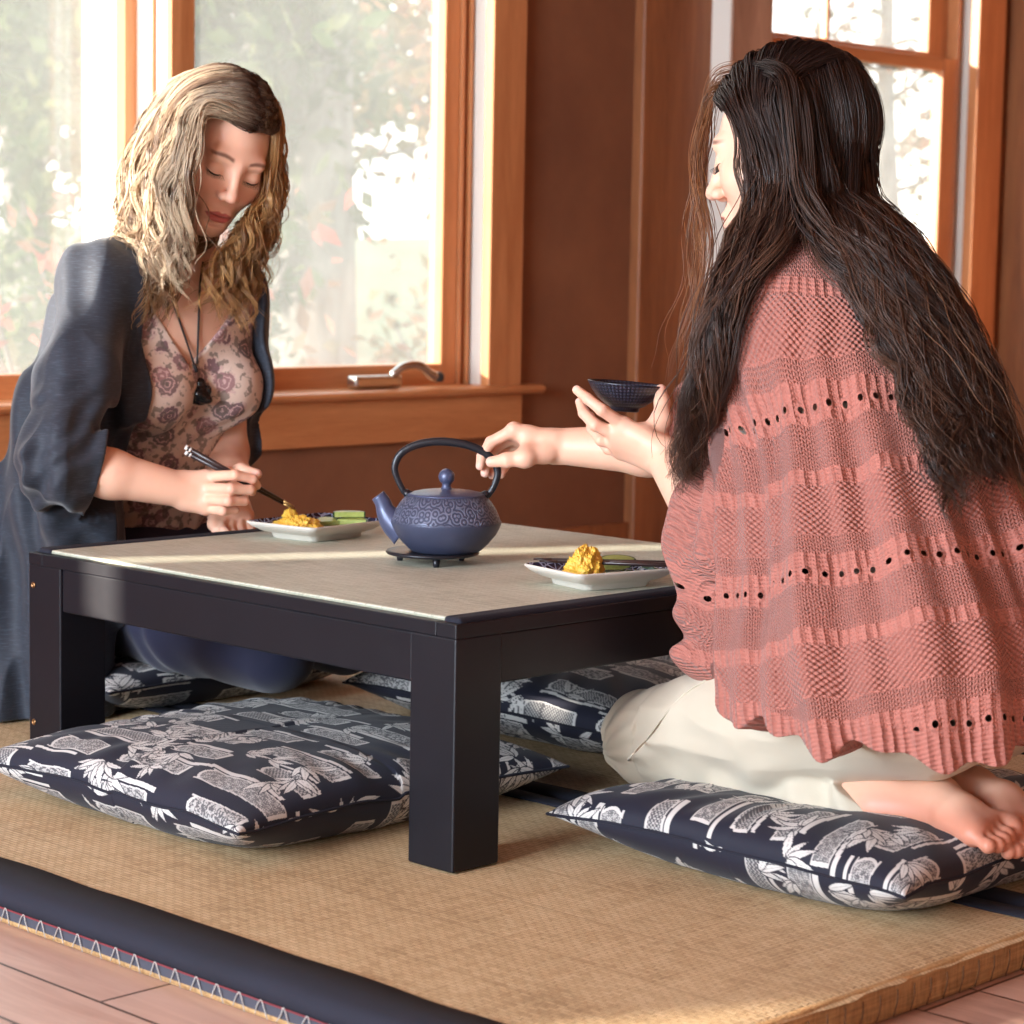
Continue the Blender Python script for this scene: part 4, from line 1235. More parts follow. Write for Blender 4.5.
# legs and feet
RW_HIL, RW_KNL, RW_ANL = at(922, 694, 2.86), at(650, 738, 3.17), at(880, 806, 2.90)
dxr = np.array([.155, .01, 0])
RW_HIR, RW_KNR, RW_ANR = RW_HIL+dxr, RW_KNL+dxr+np.array([.02, .0, 0]), RW_ANL+np.array([.085, -.02, .012])
for h_, k_, a_ in ((RW_HIL, RW_KNL, RW_ANL), (RW_HIR, RW_KNR, RW_ANR)):
    RWB.chain([h_, (h_+k_)/2, k_], [.088, .074, .054], .04)
    RWB.chain([k_-np.array([0, 0, .018]), k_*.6+a_*.4-np.array([0, 0, .004]), a_], [.042, .042, .029], .02)
def foot(S, ank, heel, mid, ball, toes, r=1.0):
    S.cone(ank, heel, .028*r, .025*r, .02); S.cone(ank, mid, .028*r, .023*r, .02); S.cone(heel, mid, .025*r, .024*r, .02)
    acr = unit(toes[-1]-toes[0])
    for o in (-.026, -.008, .010, .026): S.cone(mid+acr*o*.6, ball+acr*o, .018*r, .0145*r, .014)
    for i, t in enumerate(toes):
        b0 = ball+acr*(-.030+.015*i); rr = (.0125, .0095, .009, .0085, .008)[i]*r
        S.cone(b0, t, rr, rr*.92, .004); S.ell(t, (rr*1.08,)*3, None, .003)
A = RW_ANL
toeL = [at(998-2*i, 836+3.2*i, 2.79-.013*i) for i in range(5)]
toeL = px((1012, 829, 2.800), (1006, 835, 2.778), (1003, 841, 2.765), (997, 845, 2.752), (988, 846, 2.742))
foot(RWB, A, at(938, 800, 2.87), at(957, 816, 2.82), at(982, 828, 2.785), toeL, 1.05)
toeR = px((1040, 842, 2.80), (1032, 846, 2.785), (1024, 849, 2.775), (1016, 851, 2.768), (1008, 852, 2.762))
foot(RWB, RW_ANR, at(975, 790, 2.94), at(1000, 803, 2.88), at(1018, 822, 2.83), toeR, 1.0)
RW = thing('person', 'woman with long brown hair and pink knitted shawl kneeling right of the table', 'person', tuple(np.array([RW_PE[0], RW_PE[1], .06])))
V, F = mesh_field(RWB, (.12, -.75, .0), (.85, .60, 1.10), .0017, reach=.004)
col = np.tile(SKIN, (len(V), 1))
col = face_paint(V, col, rw_c, rw_R, RWS, srgb(180, 88, 84), srgb(70, 46, 36))
col = nail_paint(V, col, [f[3] for f in RW_F]+[RW_TH[3]]+[f[3] for f in RW_F2]+[RW_TH2[3]], [f[2] for f in RW_F]+[RW_TH[2]]+[f[2] for f in RW_F2]+[RW_TH2[2]], -FWD+UPV*.4)
for f in RW_F+RW_F2:
    for p in f[:3]:
        w = np.exp(-(np.linalg.norm(V-p, axis=1)/.012)**2)*.22; col = blend(col, w, srgb(216, 128, 112))
w = sstep(.13, .10, V[:, 2])*sstep(-.30, -.40, V[:, 1]); col = blend(col, w*.8, srgb(186, 112, 88))  # feet browner: their shade is painted into the skin colour
col = scalp(V, col, rw_c, rw_R, RWS, srgb(40, 28, 26))
rw_body = mesh('body', V, F, M['skin'], RW, col=col)
lashes(Rh, RW, RWS)
# ------------------------------------------------------------------ clothing
def floral_mat():
    t = NT('floral_jersey'); co = t.coord()
    w = t.noise(co, 26, 3, .6, out=1)
    v = t.n('ShaderNodeVectorMath', {'operation': 'ADD'}); t.set(v, 0, co)
    sc = t.n('ShaderNodeVectorMath', {'operation': 'SCALE'}); t.set(sc, 0, w); sc.inputs[3].default_value = .012; t.set(v, 1, sc)
    vo = t.n('ShaderNodeTexVoronoi', {'voronoi_dimensions': '3D'}, Vector=v.outputs[0], Scale=24.0)
    pet = t.noise(co, 150, 2, .5); d = vo.outputs[0]
    fl = t.ramp(t.math('ADD', d, t.math('MULTIPLY', pet, .36)), [(.60, 1.0), (.70, 0.0)])
    inner = t.ramp(t.math('SINE', t.math('ADD', t.math('MULTIPLY', d, 34.0), t.math('MULTIPLY', pet, 9.0))), [(.35, 0.0), (.75, 1.0)])
    tint = t.sep(vo.outputs[1])[0]
    base = t.mix(t.noise(co, 12, 3, .6), srgb(206, 178, 160), srgb(224, 204, 192))
    fc = t.mix(inner, t.ramp(tint, [(.2, srgb(110, 78, 88)), (.6, srgb(150, 108, 110)), (.9, srgb(98, 84, 84))]), srgb(196, 160, 156))
    c = t.mix(t.math('MULTIPLY', fl, .92), base, fc)
    lf = t.ramp(t.noise(t.mapping(co, (1, 1, 1.0), (0, .6, .4)), 75, 2, .5), [(.54, 0.0), (.60, 1.0)])
    c = t.mix(t.math('MULTIPLY', lf, .75), c, srgb(104, 92, 84))
    b = t.bsdf(Base_Color=c, Roughness=.8); t.set(b, 'Sheen Weight', .15)
    t.set(b, 'Normal', t.bump(t.noise(co, 900, 2, .5), .2, .0006)); return t.m
M['floral'] = floral_mat()
def slub(name, c1, c2, hi):
    t = NT(name); co = t.coord()
    th = t.noise(t.mapping(co, (60, 60, 700)), 1, 3, .6); n = t.noise(co, 8, 4, .6)
    c = t.mix(n, c1, c2); c = t.mix(t.math('MULTIPLY', t.ramp(th, [(.5, 0.0), (.8, 1.0)]), .45), c, hi)
    b = t.bsdf(Base_Color=c, Roughness=.72); t.set(b, 'Sheen Weight', .22); t.set(b, 'Sheen Roughness', .4)
    t.set(b, 'Normal', t.bump(th, .35, .0012)); return t.m
M['cardigan'] = slub('charcoal_slub_knit', srgb(28, 33, 44), srgb(40, 46, 58), srgb(86, 96, 112))
M['navy'] = cloth_mat('navy_cotton', srgb(17, 19, 46), srgb(24, 27, 58), .85)
def cream_mat():
    t = NT('cream_linen'); co = t.coord()
    n = t.noise(co, 6, 4, .6); f = t.noise(t.mapping(co, (900, 300, 300)), 1, 2, .5)
    b = t.bsdf(Base_Color=t.mix(n, srgb(186, 174, 154), srgb(202, 192, 174)), Roughness=.85)
    t.set(b, 'Sheen Weight', .12)
    t.set(b, 'Normal', t.bump(f, .2, .0008)); return t.m
M['cream'] = cream_mat()

# ---- left woman: floral top
pl, pr, vb = at(133, 298, 3.80), at(219, 296, 3.90), at(197, 372, 3.79)
ql, qr = (pl-vb)@lw_T, (pr-vb)@lw_T
def top_field(P):
    d = LT.ev(P)-.0055
    q = (P-vb)@lw_T
    # soft gathers that run from the bust towards the shoulder and round the waist
    wv = np.sin(q[..., 0]*150+3.5*vnoise(P, 14)+q[..., 2]*60)*.0016*sstep(-.02, -.10, q[..., 2])
    wv = wv+.0035*vnoise(P*np.array([1, 1, 2.4]), 11)*sstep(.0, -.09, q[..., 2])
    d = d+wv
    edge = np.where(q[..., 0] > 0, q[..., 0]*ql[2]/ql[0], q[..., 0]*qr[2]/qr[0])
    vcut = (q[..., 2]-edge)*.65
    d = smax(d, np.where(q[..., 1] > -.16, vcut, -1), .004)
    d = np.maximum(d, q[..., 2]-.115)
    return np.maximum(d, .10-P[..., 2])
S = Solid(); S.add(top_field)
lo, hi = LW_PE-np.array([.26, .22, .12]), LW_SHL+np.array([.12, .2, .1])
lo[2] = .09; lo[0] = min(lo[0], LW_SHR[0]-.1); hi[1] = LW_SHR[1]+.2
V, F = mesh_field(S, lo, hi, .0024, reach=.01)
mesh('floral_top', V, F, M['floral'], LW)

# ---- left woman: trousers
LW_HPR, LW_HPL = LW_PE+lw_T[:, 0]*.085-lw_T[:, 2]*.06, LW_PE-lw_T[:, 0]*.085-lw_T[:, 2]*.06
LW_HPR[2] = LW_HPL[2] = .19
LW_KNR = at(275, 652, 3.72); LW_KNL = LW_KNR+np.array([.19, .05, .0])
LP = Solid()
LP.ell(np.array([LW_PE[0], LW_PE[1], .22]), (.19, .14, .12), None, .04)
for h_, k_, o_ in ((LW_HPR, LW_KNR, -.02), (LW_HPL, LW_KNL, .02)):
    an = np.array([h_[0]+o_, 1.30, .125])
    LP.chain([h_, (h_+k_)/2, k_], [.095, .082, .062], .03)
    LP.chain([k_-np.array([0, 0, .01]), (k_+an)/2, an], [.05, .052, .036], .02)
def navy_field(P):
    d = LP.ev(P)
    d = d+.004*vnoise(P*np.array([1, 1, 1.5]), 13)+.003*np.sin(P[..., 1]*95+4*vnoise(P, 7))*np.exp(-((P[..., 1]-1.0)/.07)**2)
    return np.maximum(d, .048-P[..., 2])
S = Solid(); S.add(navy_field)
V, F = mesh_field(S, (.02, .68, .04), (.90, 1.48, .40), .004, reach=.01)
mesh('trousers', V, F, M['navy'], LW)

# ---- left woman: open cardigan
CS = Solid()
CS.add(lambda P: LT.ev(P)-.021)
CS.cone(LW_SHR+np.array([0, 0, .004]), LW_NECK-lw_T[:, 2]*.02+lw_T[:, 0]*.03-lw_T[:, 1]*.02, .053, .054, .03); CS.cone(LW_SHL, LW_NECK-lw_T[:, 2]*.02-lw_T[:, 0]*.03-lw_T[:, 1]*.02, .056, .054, .03)
fo = LW_ELR+(LW_WRR-LW_ELR)*.30
CS.chain([LW_SHR, (LW_SHR+LW_ELR)/2, LW_ELR, fo], [.053, .057, .060, .050], .03)
fl_ = LW_ELL+(LW_WRL-LW_ELL)*.12
CS.chain([LW_SHL, (LW_SHL+LW_ELL)/2, LW_ELL, fl_], [.055, .053, .047, .044], .03)
dr = px((88, 320, 3.84), (74, 420, 3.83), (60, 510, 3.85), (50, 610, 3.88), (42, 700, 3.90), (40, 760, 3.90))
CS.chain(dr, [.066, .086, .102, .116, .125, .13], .05)
CS.chain(px((70, 470, 3.70), (78, 520, 3.74), (72, 600, 3.82)), [.055, .060, .06], .05)       # sleeve that hangs from the elbow
CS.ell(np.array([LW_PE[0]+.02, LW_PE[1]+.10, .20]), (.20, .14, .20), None, .06)
su = unit(LW_WRR-LW_ELR)
def cardigan_field(P):
    d = CS.ev(P)
    h = P@RGT; z = P[..., 2]
    wz = sstep(.68, .30, z)
    warp = 5.0*vnoise(P*np.array([1, 1, .35]), 5)
    f1 = np.sin(h*95+warp+z*10); f2 = np.abs(vnoise(P*np.array([1, 1, .22])+5, 20))
    d = d+(.0095*f1+.024*(f2-.35))*(.25+.75*wz)
    # creases round the bent elbow
    el = np.exp(-(((P-LW_ELR)**2).sum(-1))/.009)
    d = d+el*.0055*np.sin(((P-LW_ELR)@unit(su-UPV*.9))*150+3*vnoise(P, 12))
    # open front
    q = (P-LW_CH)@lw_T
    openf = np.maximum(np.maximum(q[..., 0]-.112, -.118-q[..., 0]-.25*np.clip(q[..., 2]-.10, 0, 1)), np.maximum(-.01-q[..., 1], -(z-.05)))
    d = smax(d, -openf, .012)
    # sleeve ends
    for a_, dirn, pt, rr in ((LW_ELR, su, fo, .10), (LW_ELL, unit(LW_WRL-LW_ELL), fl_, .09)):
        s_ = (P-pt)@dirn; rad = np.sqrt(np.maximum(((P-pt)**2).sum(-1)-s_*s_, 0))
        d = np.maximum(d, np.where((rad < rr) & (s_ > -.03), s_, -1))
    d = np.maximum(d, .004-z)
    return d
S = Solid(); S.add(cardigan_field)
lo = np.array([-.16, .80, .0]); hi = np.array([.86, 1.52, .86])
V, F = mesh_field(S, lo, hi, .0032, reach=.03)
V, F = keep_largest(V, F, .01)
mesh('cardigan', V, F, M['cardigan'], LW)

# ---- necklace: cord and carved black pendant lying on the chest
def chest(P): return np.minimum(LWB.ev(P), top_field(P))
cp = []
for (u, v) in ((153, 240), (160, 266), (172, 300), (186, 340), (194, 364)): cp.append(at(u, v, cast(chest, u, v)-.0035))
cq = []
for (u, v) in ((203, 262), (200, 285), (199, 312), (198, 340), (197, 364)): cq.append(at(u, v, cast(chest, u, v)-.0035))
M['jet'] = plain('polished_jet', (.006, .006, .007), .18)
M['cord'] = plain('black_cord', srgb(26, 24, 26), .6)
nk = bpy.data.objects.new('necklace', None); COL.objects.link(nk); nk.parent = LW
V, F = join([tube_data(spline(cp, 40), .0017, 8), tube_data(spline(cq, 40), .0017, 8),
             tube_data([cp[-1], at(197, 372, cast(chest, 197, 372)-.006)], .003, 8)])
mesh('cord', V, F, M['cord'], nk)
pd = at(200, 392, cast(chest, 200, 392)-.009)
PS = Solid()
PS.ell(pd-UPV*.006, (.0185, .0145, .016), None, .004); PS.ell(pd+UPV*.014, (.0095, .009, .0095), None, .005)
for s in (-1, 1):
    PS.ell(pd-UPV*.013+RGT*s*.012, (.0085, .008, .0065), None, .003); PS.ell(pd+UPV*.003+RGT*s*.013, (.006, .006, .008), None, .003)
PS.ell(pd-UPV*.004-FWD*.010, (.010, .008, .009), None, .002)
V, F = mesh_field(PS, pd-.035, pd+.035, .0012, reach=.01)
mesh('pendant', V, F, M['jet'], nk)

# ---- right woman: cream trousers
RP = Solid()
RP.ell(RW_PE-np.array([0, 0, .02]), (.178, .128, .118), rw_T, .05)
for h_, k_, a_ in ((RW_HIL, RW_KNL, RW_ANL), (RW_HIR, RW_KNR, RW_ANR)):
    RP.chain([h_, (h_+k_)/2, k_], [.104, .087, .063], .04)
RC = Solid()
for k_, a_ in ((RW_KNL, RW_ANL), (RW_KNR, RW_ANR)):
    e_ = k_+(a_-k_)*1.17
    RC.chain([k_-np.array([0, 0, .018]), k_*.55+a_*.45-np.array([0, 0, .006]), e_-np.array([0, 0, .010])], [.048, .050, .041], .02)
z_ = lambda P: P[..., 2]
def cream_field(P):
    d1 = RP.ev(P); d2 = RC.ev(P)
    rel = (P-RW_KNL)
    kn = np.exp(-(rel**2).sum(-1)/.012)
    n1 = np.abs(vnoise(P*np.array([1.0, .8, 1.7]), 16))
    d1 = d1+.0075*(n1-.3)*(.5+kn*1.2)+.0030*vnoise(P, 30)*kn+.0030*np.sin(P[..., 1]*60+P[..., 2]*75+5*vnoise(P, 6))*sstep(.16, .09, z_(P))
    # folds radiating over the knee
    ang = np.arctan2(rel[..., 2]+.02, -rel[..., 1]+.05)
    d1 = d1+kn*.0030*np.sin(ang*13+3*vnoise(P, 9))
    ax = unit(RW_ANL-RW_KNL); t = (P-RW_KNL)@ax/np.linalg.norm(RW_ANL-RW_KNL)
    fold = np.sin(t*34+4.5*vnoise(P*np.array([1, 1, .6]), 9)+P[..., 2]*40)
    d2 = d2+(.0058*fold+.004*vnoise(P, 40))*sstep(.35, .85, t)
    d2 = np.maximum(d2, (t-.83-5.5*(.120-P[..., 2])-.03*np.sin(P[..., 0]*60))*.14)
    d = smin(d1, d2, .010)
    return np.maximum(d, .040-P[..., 2])
S = Solid(); S.add(cream_field)
V, F = mesh_field(S, (.14, -.72, .03), (.86, .22, .46), .0026, reach=.02)
V, F = keep_largest(V, F, .005)
tr = mesh('trousers', V, F, M['cream'], RW)
sm = [(752, 655), (738, 662), (706, 680), (684, 694), (664, 716), (644, 742), (628, 760), (617, 776)]
sp3 = [at(u, v, cast(cream_field, u, v)-.0008) for u, v in sm]
V, F = tube_data(spline(sp3, 60), .0014, 6); mesh('seam', V, F, M['cream'], tr)

# ---- right woman: pink knitted shawl
def knit_mat():
    t = NT('dusty_pink_knit'); uv = t.coord('UV'); s = t.sep(uv); u, v = s[0], s[1]
    co = t.coord()
    wob = t.math('MULTIPLY', t.noise(co, 40, 2, .5), .004)
    u = t.math('ADD', u, wob); v = t.math('ADD', v, t.math('MULTIPLY', t.noise(co, 25, 2, .5), .006))
    TAU = 2*PI; W, Hh = .0056, .0050
    a = t.math('PINGPONG', t.math('DIVIDE', u, W), .5)                                   # 0..0.5..0 across a stitch
    st = t.math('ADD', t.math('MULTIPLY', t.math('SINE', t.math('MULTIPLY', t.math('ADD', t.math('DIVIDE', v, Hh), t.math('MULTIPLY', a, 1.6)), TAU)), .5), t.math('MULTIPLY', t.math('SINE', t.math('MULTIPLY', a, TAU)), .9))
    su_, sv_ = t.math('SINE', t.math('MULTIPLY', u, TAU/.0074)), t.math('SINE', t.math('MULTIPLY', v, TAU/.0072))
    moss = t.math('ADD', t.math('MULTIPLY', su_, sv_), t.math('MULTIPLY', t.noise(co, 260, 2, .5), .9))
    rib = t.math('ABSOLUTE', t.math('SINE', t.math('MULTIPLY', u, PI/.0105)))
    rib = t.math('ADD', t.math('MULTIPLY', rib, 1.5), t.math('MULTIPLY', t.math('SINE', t.math('MULTIPLY', v, TAU/.0052)), .25))
    # bands across the garment, counted from the neck
    bd = t.math('FRACT', t.math('DIVIDE', t.math('ADD', v, .121), .20))
    hem = t.sep(t.n('ShaderNodeVertexColor', {'layer_name': 'Col'}).outputs[0])[0]
    is_rib = t.ramp(bd, [(.0, 1.0), (.03, 1.0), (.04, 0.0), (.30, 0.0), (.31, 1.0), (.40, 1.0), (.41, 0.0), (.82, 0.0), (.83, 1.0), (1.0, 1.0)], 'LINEAR')
    is_moss = t.ramp(bd, [(.40, 0.0), (.41, 1.0), (.70, 1.0), (.72, 0.0)])
    is_rib = t.math('MAXIMUM', t.math('MULTIPLY', is_rib, .8), hem)
    h = t.n('ShaderNodeMix', {'data_type': 'FLOAT'}); t.set(h, 0, is_moss); t.set(h, 2, st); t.set(h, 3, moss)
    h2 = t.n('ShaderNodeMix', {'data_type': 'FLOAT'}); t.set(h2, 0, is_rib); t.set(h2, 2, h.outputs[0]); t.set(h2, 3, rib)
    # eyelet row: real openings
    du = t.math('SUBTRACT', t.math('FRACT', t.math('DIVIDE', u, .0172)), .5); dv = t.math('SUBTRACT', bd, .955)
    r2 = t.math('ADD', t.math('POWER', t.math('MULTIPLY', du, .0172), 2.0), t.math('POWER', t.math('MULTIPLY', dv, .20*.72), 2.0))
    hole = t.math('MULTIPLY', t.math('LESS_THAN', r2, .0029**2), t.math('LESS_THAN', hem, .5))
    dip = t.ramp(t.math('MULTIPLY', r2, 20000.0), [(.15, 0.0), (.75, 1.0)])
    cab = t.math('MULTIPLY', t.math('SINE', t.math('ADD', t.math('MULTIPLY', u, TAU/.034), t.math('MULTIPLY', t.math('SINE', t.math('MULTIPLY', v, TAU/.05)), .7))), .55)
    hh = t.math('MULTIPLY', t.math('ADD', h2.outputs[0], cab), t.math('MAXIMUM', dip, hem))
    n = t.noise(co, 9, 3, .6); fz = t.noise(co, 420, 2, .6)
    c = t.mix(n, srgb(158, 93, 81), srgb(174, 106, 93))
    c = t.mix(t.math('MULTIPLY', fz, .3), c, srgb(200, 136, 124))
    b = t.bsdf(Base_Color=c, Roughness=.85); t.set(b, 'Sheen Weight', .12); t.set(b, 'Sheen Roughness', .5)
    t.set(b, 'Normal', t.bump(t.math('ADD', hh, t.math('MULTIPLY', fz, .35)), .85, .0032))
    tr_ = t.n('ShaderNodeBsdfTransparent'); m = t.n('ShaderNodeMixShader')
    t.set(m, 0, hole); t.set(m, 1, b); t.set(m, 2, tr_); t.t.links.new(m.outputs[0], t.out.inputs[0])
    return t.m
M['knit'] = knit_mat()
B1 = Solid()
B1.add(lambda P: RT.ev(P)-.024)
B1.cone(RW_SHL, RW_NECK-rw_T[:, 2]*.045, .062, .060, .04); B1.cone(RW_SHR, RW_NECK-rw_T[:, 2]*.045, .062, .060, .04)
bell = px((842, 350, 2.97), (860, 420, 2.96), (876, 560, 2.93), (898, 680, 2.90), (904, 790, 2.90))
B1.chain(bell, [.128, .148, .172, .205, .235], .06)
B2 = Solid()
B2.chain([RW_SHL, (RW_SHL+RW_ELL)/2+RGT*.01, RW_ELL+RGT*.012, RW_ELL*.55+RW_WRL*.45+RGT*.02], [.068, .066, .062, .046], .04)
B2.chain(px((730, 545, 3.05), (738, 612, 3.05), (730, 648, 3.05), (702, 662, 3.06)), [.050, .048, .040, .024], .05)
B2.chain([RW_SHR, (RW_SHR+RW_ELR)/2, RW_ELR-np.array([0, 0, .01])], [.066, .066, .058], .04)
B2.chain(px((694, 405, 3.25), (688, 470, 3.24), (696, 530, 3.20)), [.040, .044, .05], .05)
bx0, bx1 = bell[0], bell[-1]
def shawl_field(P):
    z = P[..., 2]
    tt = np.clip((bx0[2]-z)/(bx0[2]-bx1[2]), 0, 1)
    A = bx0+(bx1-bx0)*tt[..., None]
    th = np.arctan2(P[..., 1]-A[..., 1], P[..., 0]-A[..., 0])
    w = sstep(.66, .22, z)
    ph = th*8+1.6*vnoise(np.stack([th*1.3, z*1.2, th*0+2], -1), 1.5)+.9*np.sin(th*5+1)
    fold = np.sin(ph); fold = np.sign(fold)*np.abs(fold)**.8
    d1 = B1.ev(P)
    zh = .200+.12*sstep(-.27, -.12, P[..., 1])+.004*np.sin(th*9)
    d2 = B2.ev(P)
    d2 = d2+.006*np.sin((P@UPV)*70+(P@RGT)*45+3*vnoise(P, 9))*sstep(.5, .25, z)
    d1 = np.maximum(d1, (zh-z)*.9)
    d = smin(d1, d2, .045)
    d = d-.020*fold*w*(1-.70*sstep(.40, .20, z))-.0055*np.sin(th*21+2.2*vnoise(np.stack([th, z*1.5, th*0+7], -1), 2))*sstep(.74, .5, z)-.004*vnoise(P*np.array([1, 1, .5]), 11)
    dn = np.linalg.norm(P-(RW_NECK+UPV*.012-rw_fc*.005), axis=-1)
    d = smax(d, .055-dn, .01)                              # neck opening
    # sleeve opening at the left wrist
    su2 = unit(RW_WRL-RW_ELL); s_ = (P-(RW_ELL*.42+RW_WRL*.58))@su2
    rad = np.sqrt(np.maximum(((P-RW_WRL)**2).sum(-1)-((P-RW_WRL)@su2)**2, 0))
    d = np.maximum(d, np.where((rad < .060) & (s_ > -.02), s_, -1))
    return np.maximum(d, .10-z)
S = Solid(); S.add(shawl_field)
V, F = mesh_field(S, (.08, -.80, .09), (.86, .30, .86), .0028, reach=.035)
V, F = keep_largest(V, F, .01)
axd = unit(bx1-bx0)
qq = V-bx0; tq = np.clip((bx0[2]-V[:, 2])/(bx0[2]-bx1[2]), -.3, 1)
Aq = bx0+(bx1-bx0)*tq[:, None]
e1 = unit(np.array([.7, .7, 0])); e2 = np.array([-e1[1], e1[0], 0])
thq = np.arctan2(-(V-Aq)@e2, -(V-Aq)@e1)                 # seam on the far side
vv = np.linalg.norm((V-RW_NECK)*np.array([1, 1, 1.06]), axis=1)
zhq = .200+.12*sstep(-.27, -.12, V[:, 1])+.004*np.sin(np.arctan2((V-Aq)[:, 1], (V-Aq)[:, 0])*9)
hq = sstep(.032, .026, V[:, 2]-zhq)
dd1 = B1.ev(V); dd2 = B2.ev(V); wS = sstep(.0, .010, dd1-dd2)
hq = hq*(1-wS)+wS*sstep(.225, .215, V[:, 2])
uvk = np.stack([thq*(.145+.06*sstep(.75, .2, V[:, 2])), vv], -1)
uvk[:, 0] = uvk[:, 0]*(1-wS)+wS*(V@RGT+.6*(V@FWD))
mesh('knitted_shawl', V, F, M['knit'], RW, uv=uvk, col=np.repeat(hq[:, None], 3, 1))

# ---- tea bowl in her left hand
bw = thing('tea_bowl', 'small dark blue patterned bowl held up in one hand by the woman in pink', 'bowl', tuple(at(624, 411, 3.222)))
BB = np.array(bw.location)
def bowl_mat():
    t = NT('dark_blue_patterned_bowl'); co = t.coord(); s = t.sep(co)
    ang = t.math('MULTIPLY', t.math('ARCTAN2', s[1], s[0]), 14.0)
    row = t.math('MULTIPLY', s[2], 2*PI/.0085)
    p = t.math('MULTIPLY', t.math('SINE', t.math('ADD', t.math('MULTIPLY', ang, 2.0), row)), t.math('SINE', t.math('SUBTRACT', t.math('MULTIPLY', ang, 2.0), row)))
    k = t.ramp(p, [(.15, 0.0), (.35, 1.0)])
    b = t.bsdf(Base_Color=t.mix(t.math('MULTIPLY', k, .6), srgb(18, 20, 32), srgb(58, 64, 84)), Roughness=.35)
    t.set(b, 'Normal', t.bump(k, .5, .0012)); return t.m
prof = [(0, .0), (.019, .0), (.0205, .001), (.0205, .005), (.027, .008), (.038, .016), (.047, .027), (.0525, .0365), (.0535, .0385), (.0525, .0390), (.051, .037), (.045, .027), (.035, .015), (.02, .009), (0, .008)]
V, F = lathe_data(prof, 72, BB); V = (V-BB)
Rb = np.array(Matrix.Rotation(math.radians(4), 3, Vector(FWD))); V = V@Rb.T+BB
mesh('bowl', V, F, bowl_mat(), bw)
# ------------------------------------------------------------------ hair
def hair_mat(name, rough, trans):
    t = NT(name)
    at_ = t.n('ShaderNodeVertexColor', {'layer_name': 'Col'})
    b = t.n('ShaderNodeBsdfPrincipled', Base_Color=at_.outputs[0], Roughness=rough)
    t.set(b, 'Specular IOR Level', .6)
    tl = t.n('ShaderNodeBsdfTranslucent', Color=t.mix(.35, at_.outputs[0], srgb(230, 150, 80)))
    m = t.n('ShaderNodeMixShader'); t.set(m, 0, trans); t.set(m, 1, b); t.set(m, 2, tl)
    t.t.links.new(m.outputs[0], t.out.inputs[0]); return t.m
def push_out(P, field, clear, it=5):
    """move points that lie closer than `clear` to the surface outwards"""
    P = P.copy(); e = .003
    for _ in range(it):
        d = field(P); bad = d < clear
        if not bad.any(): break
        Q = P[bad]; g = np.stack([field(Q+np.eye(3)[k]*e)-field(Q-np.eye(3)[k]*e) for k in range(3)], -1)
        g /= np.linalg.norm(g, axis=-1)[:, None]+1e-9
        P[bad] = Q+g*np.minimum(clear[bad]-d[bad], .02)[:, None]
    return P
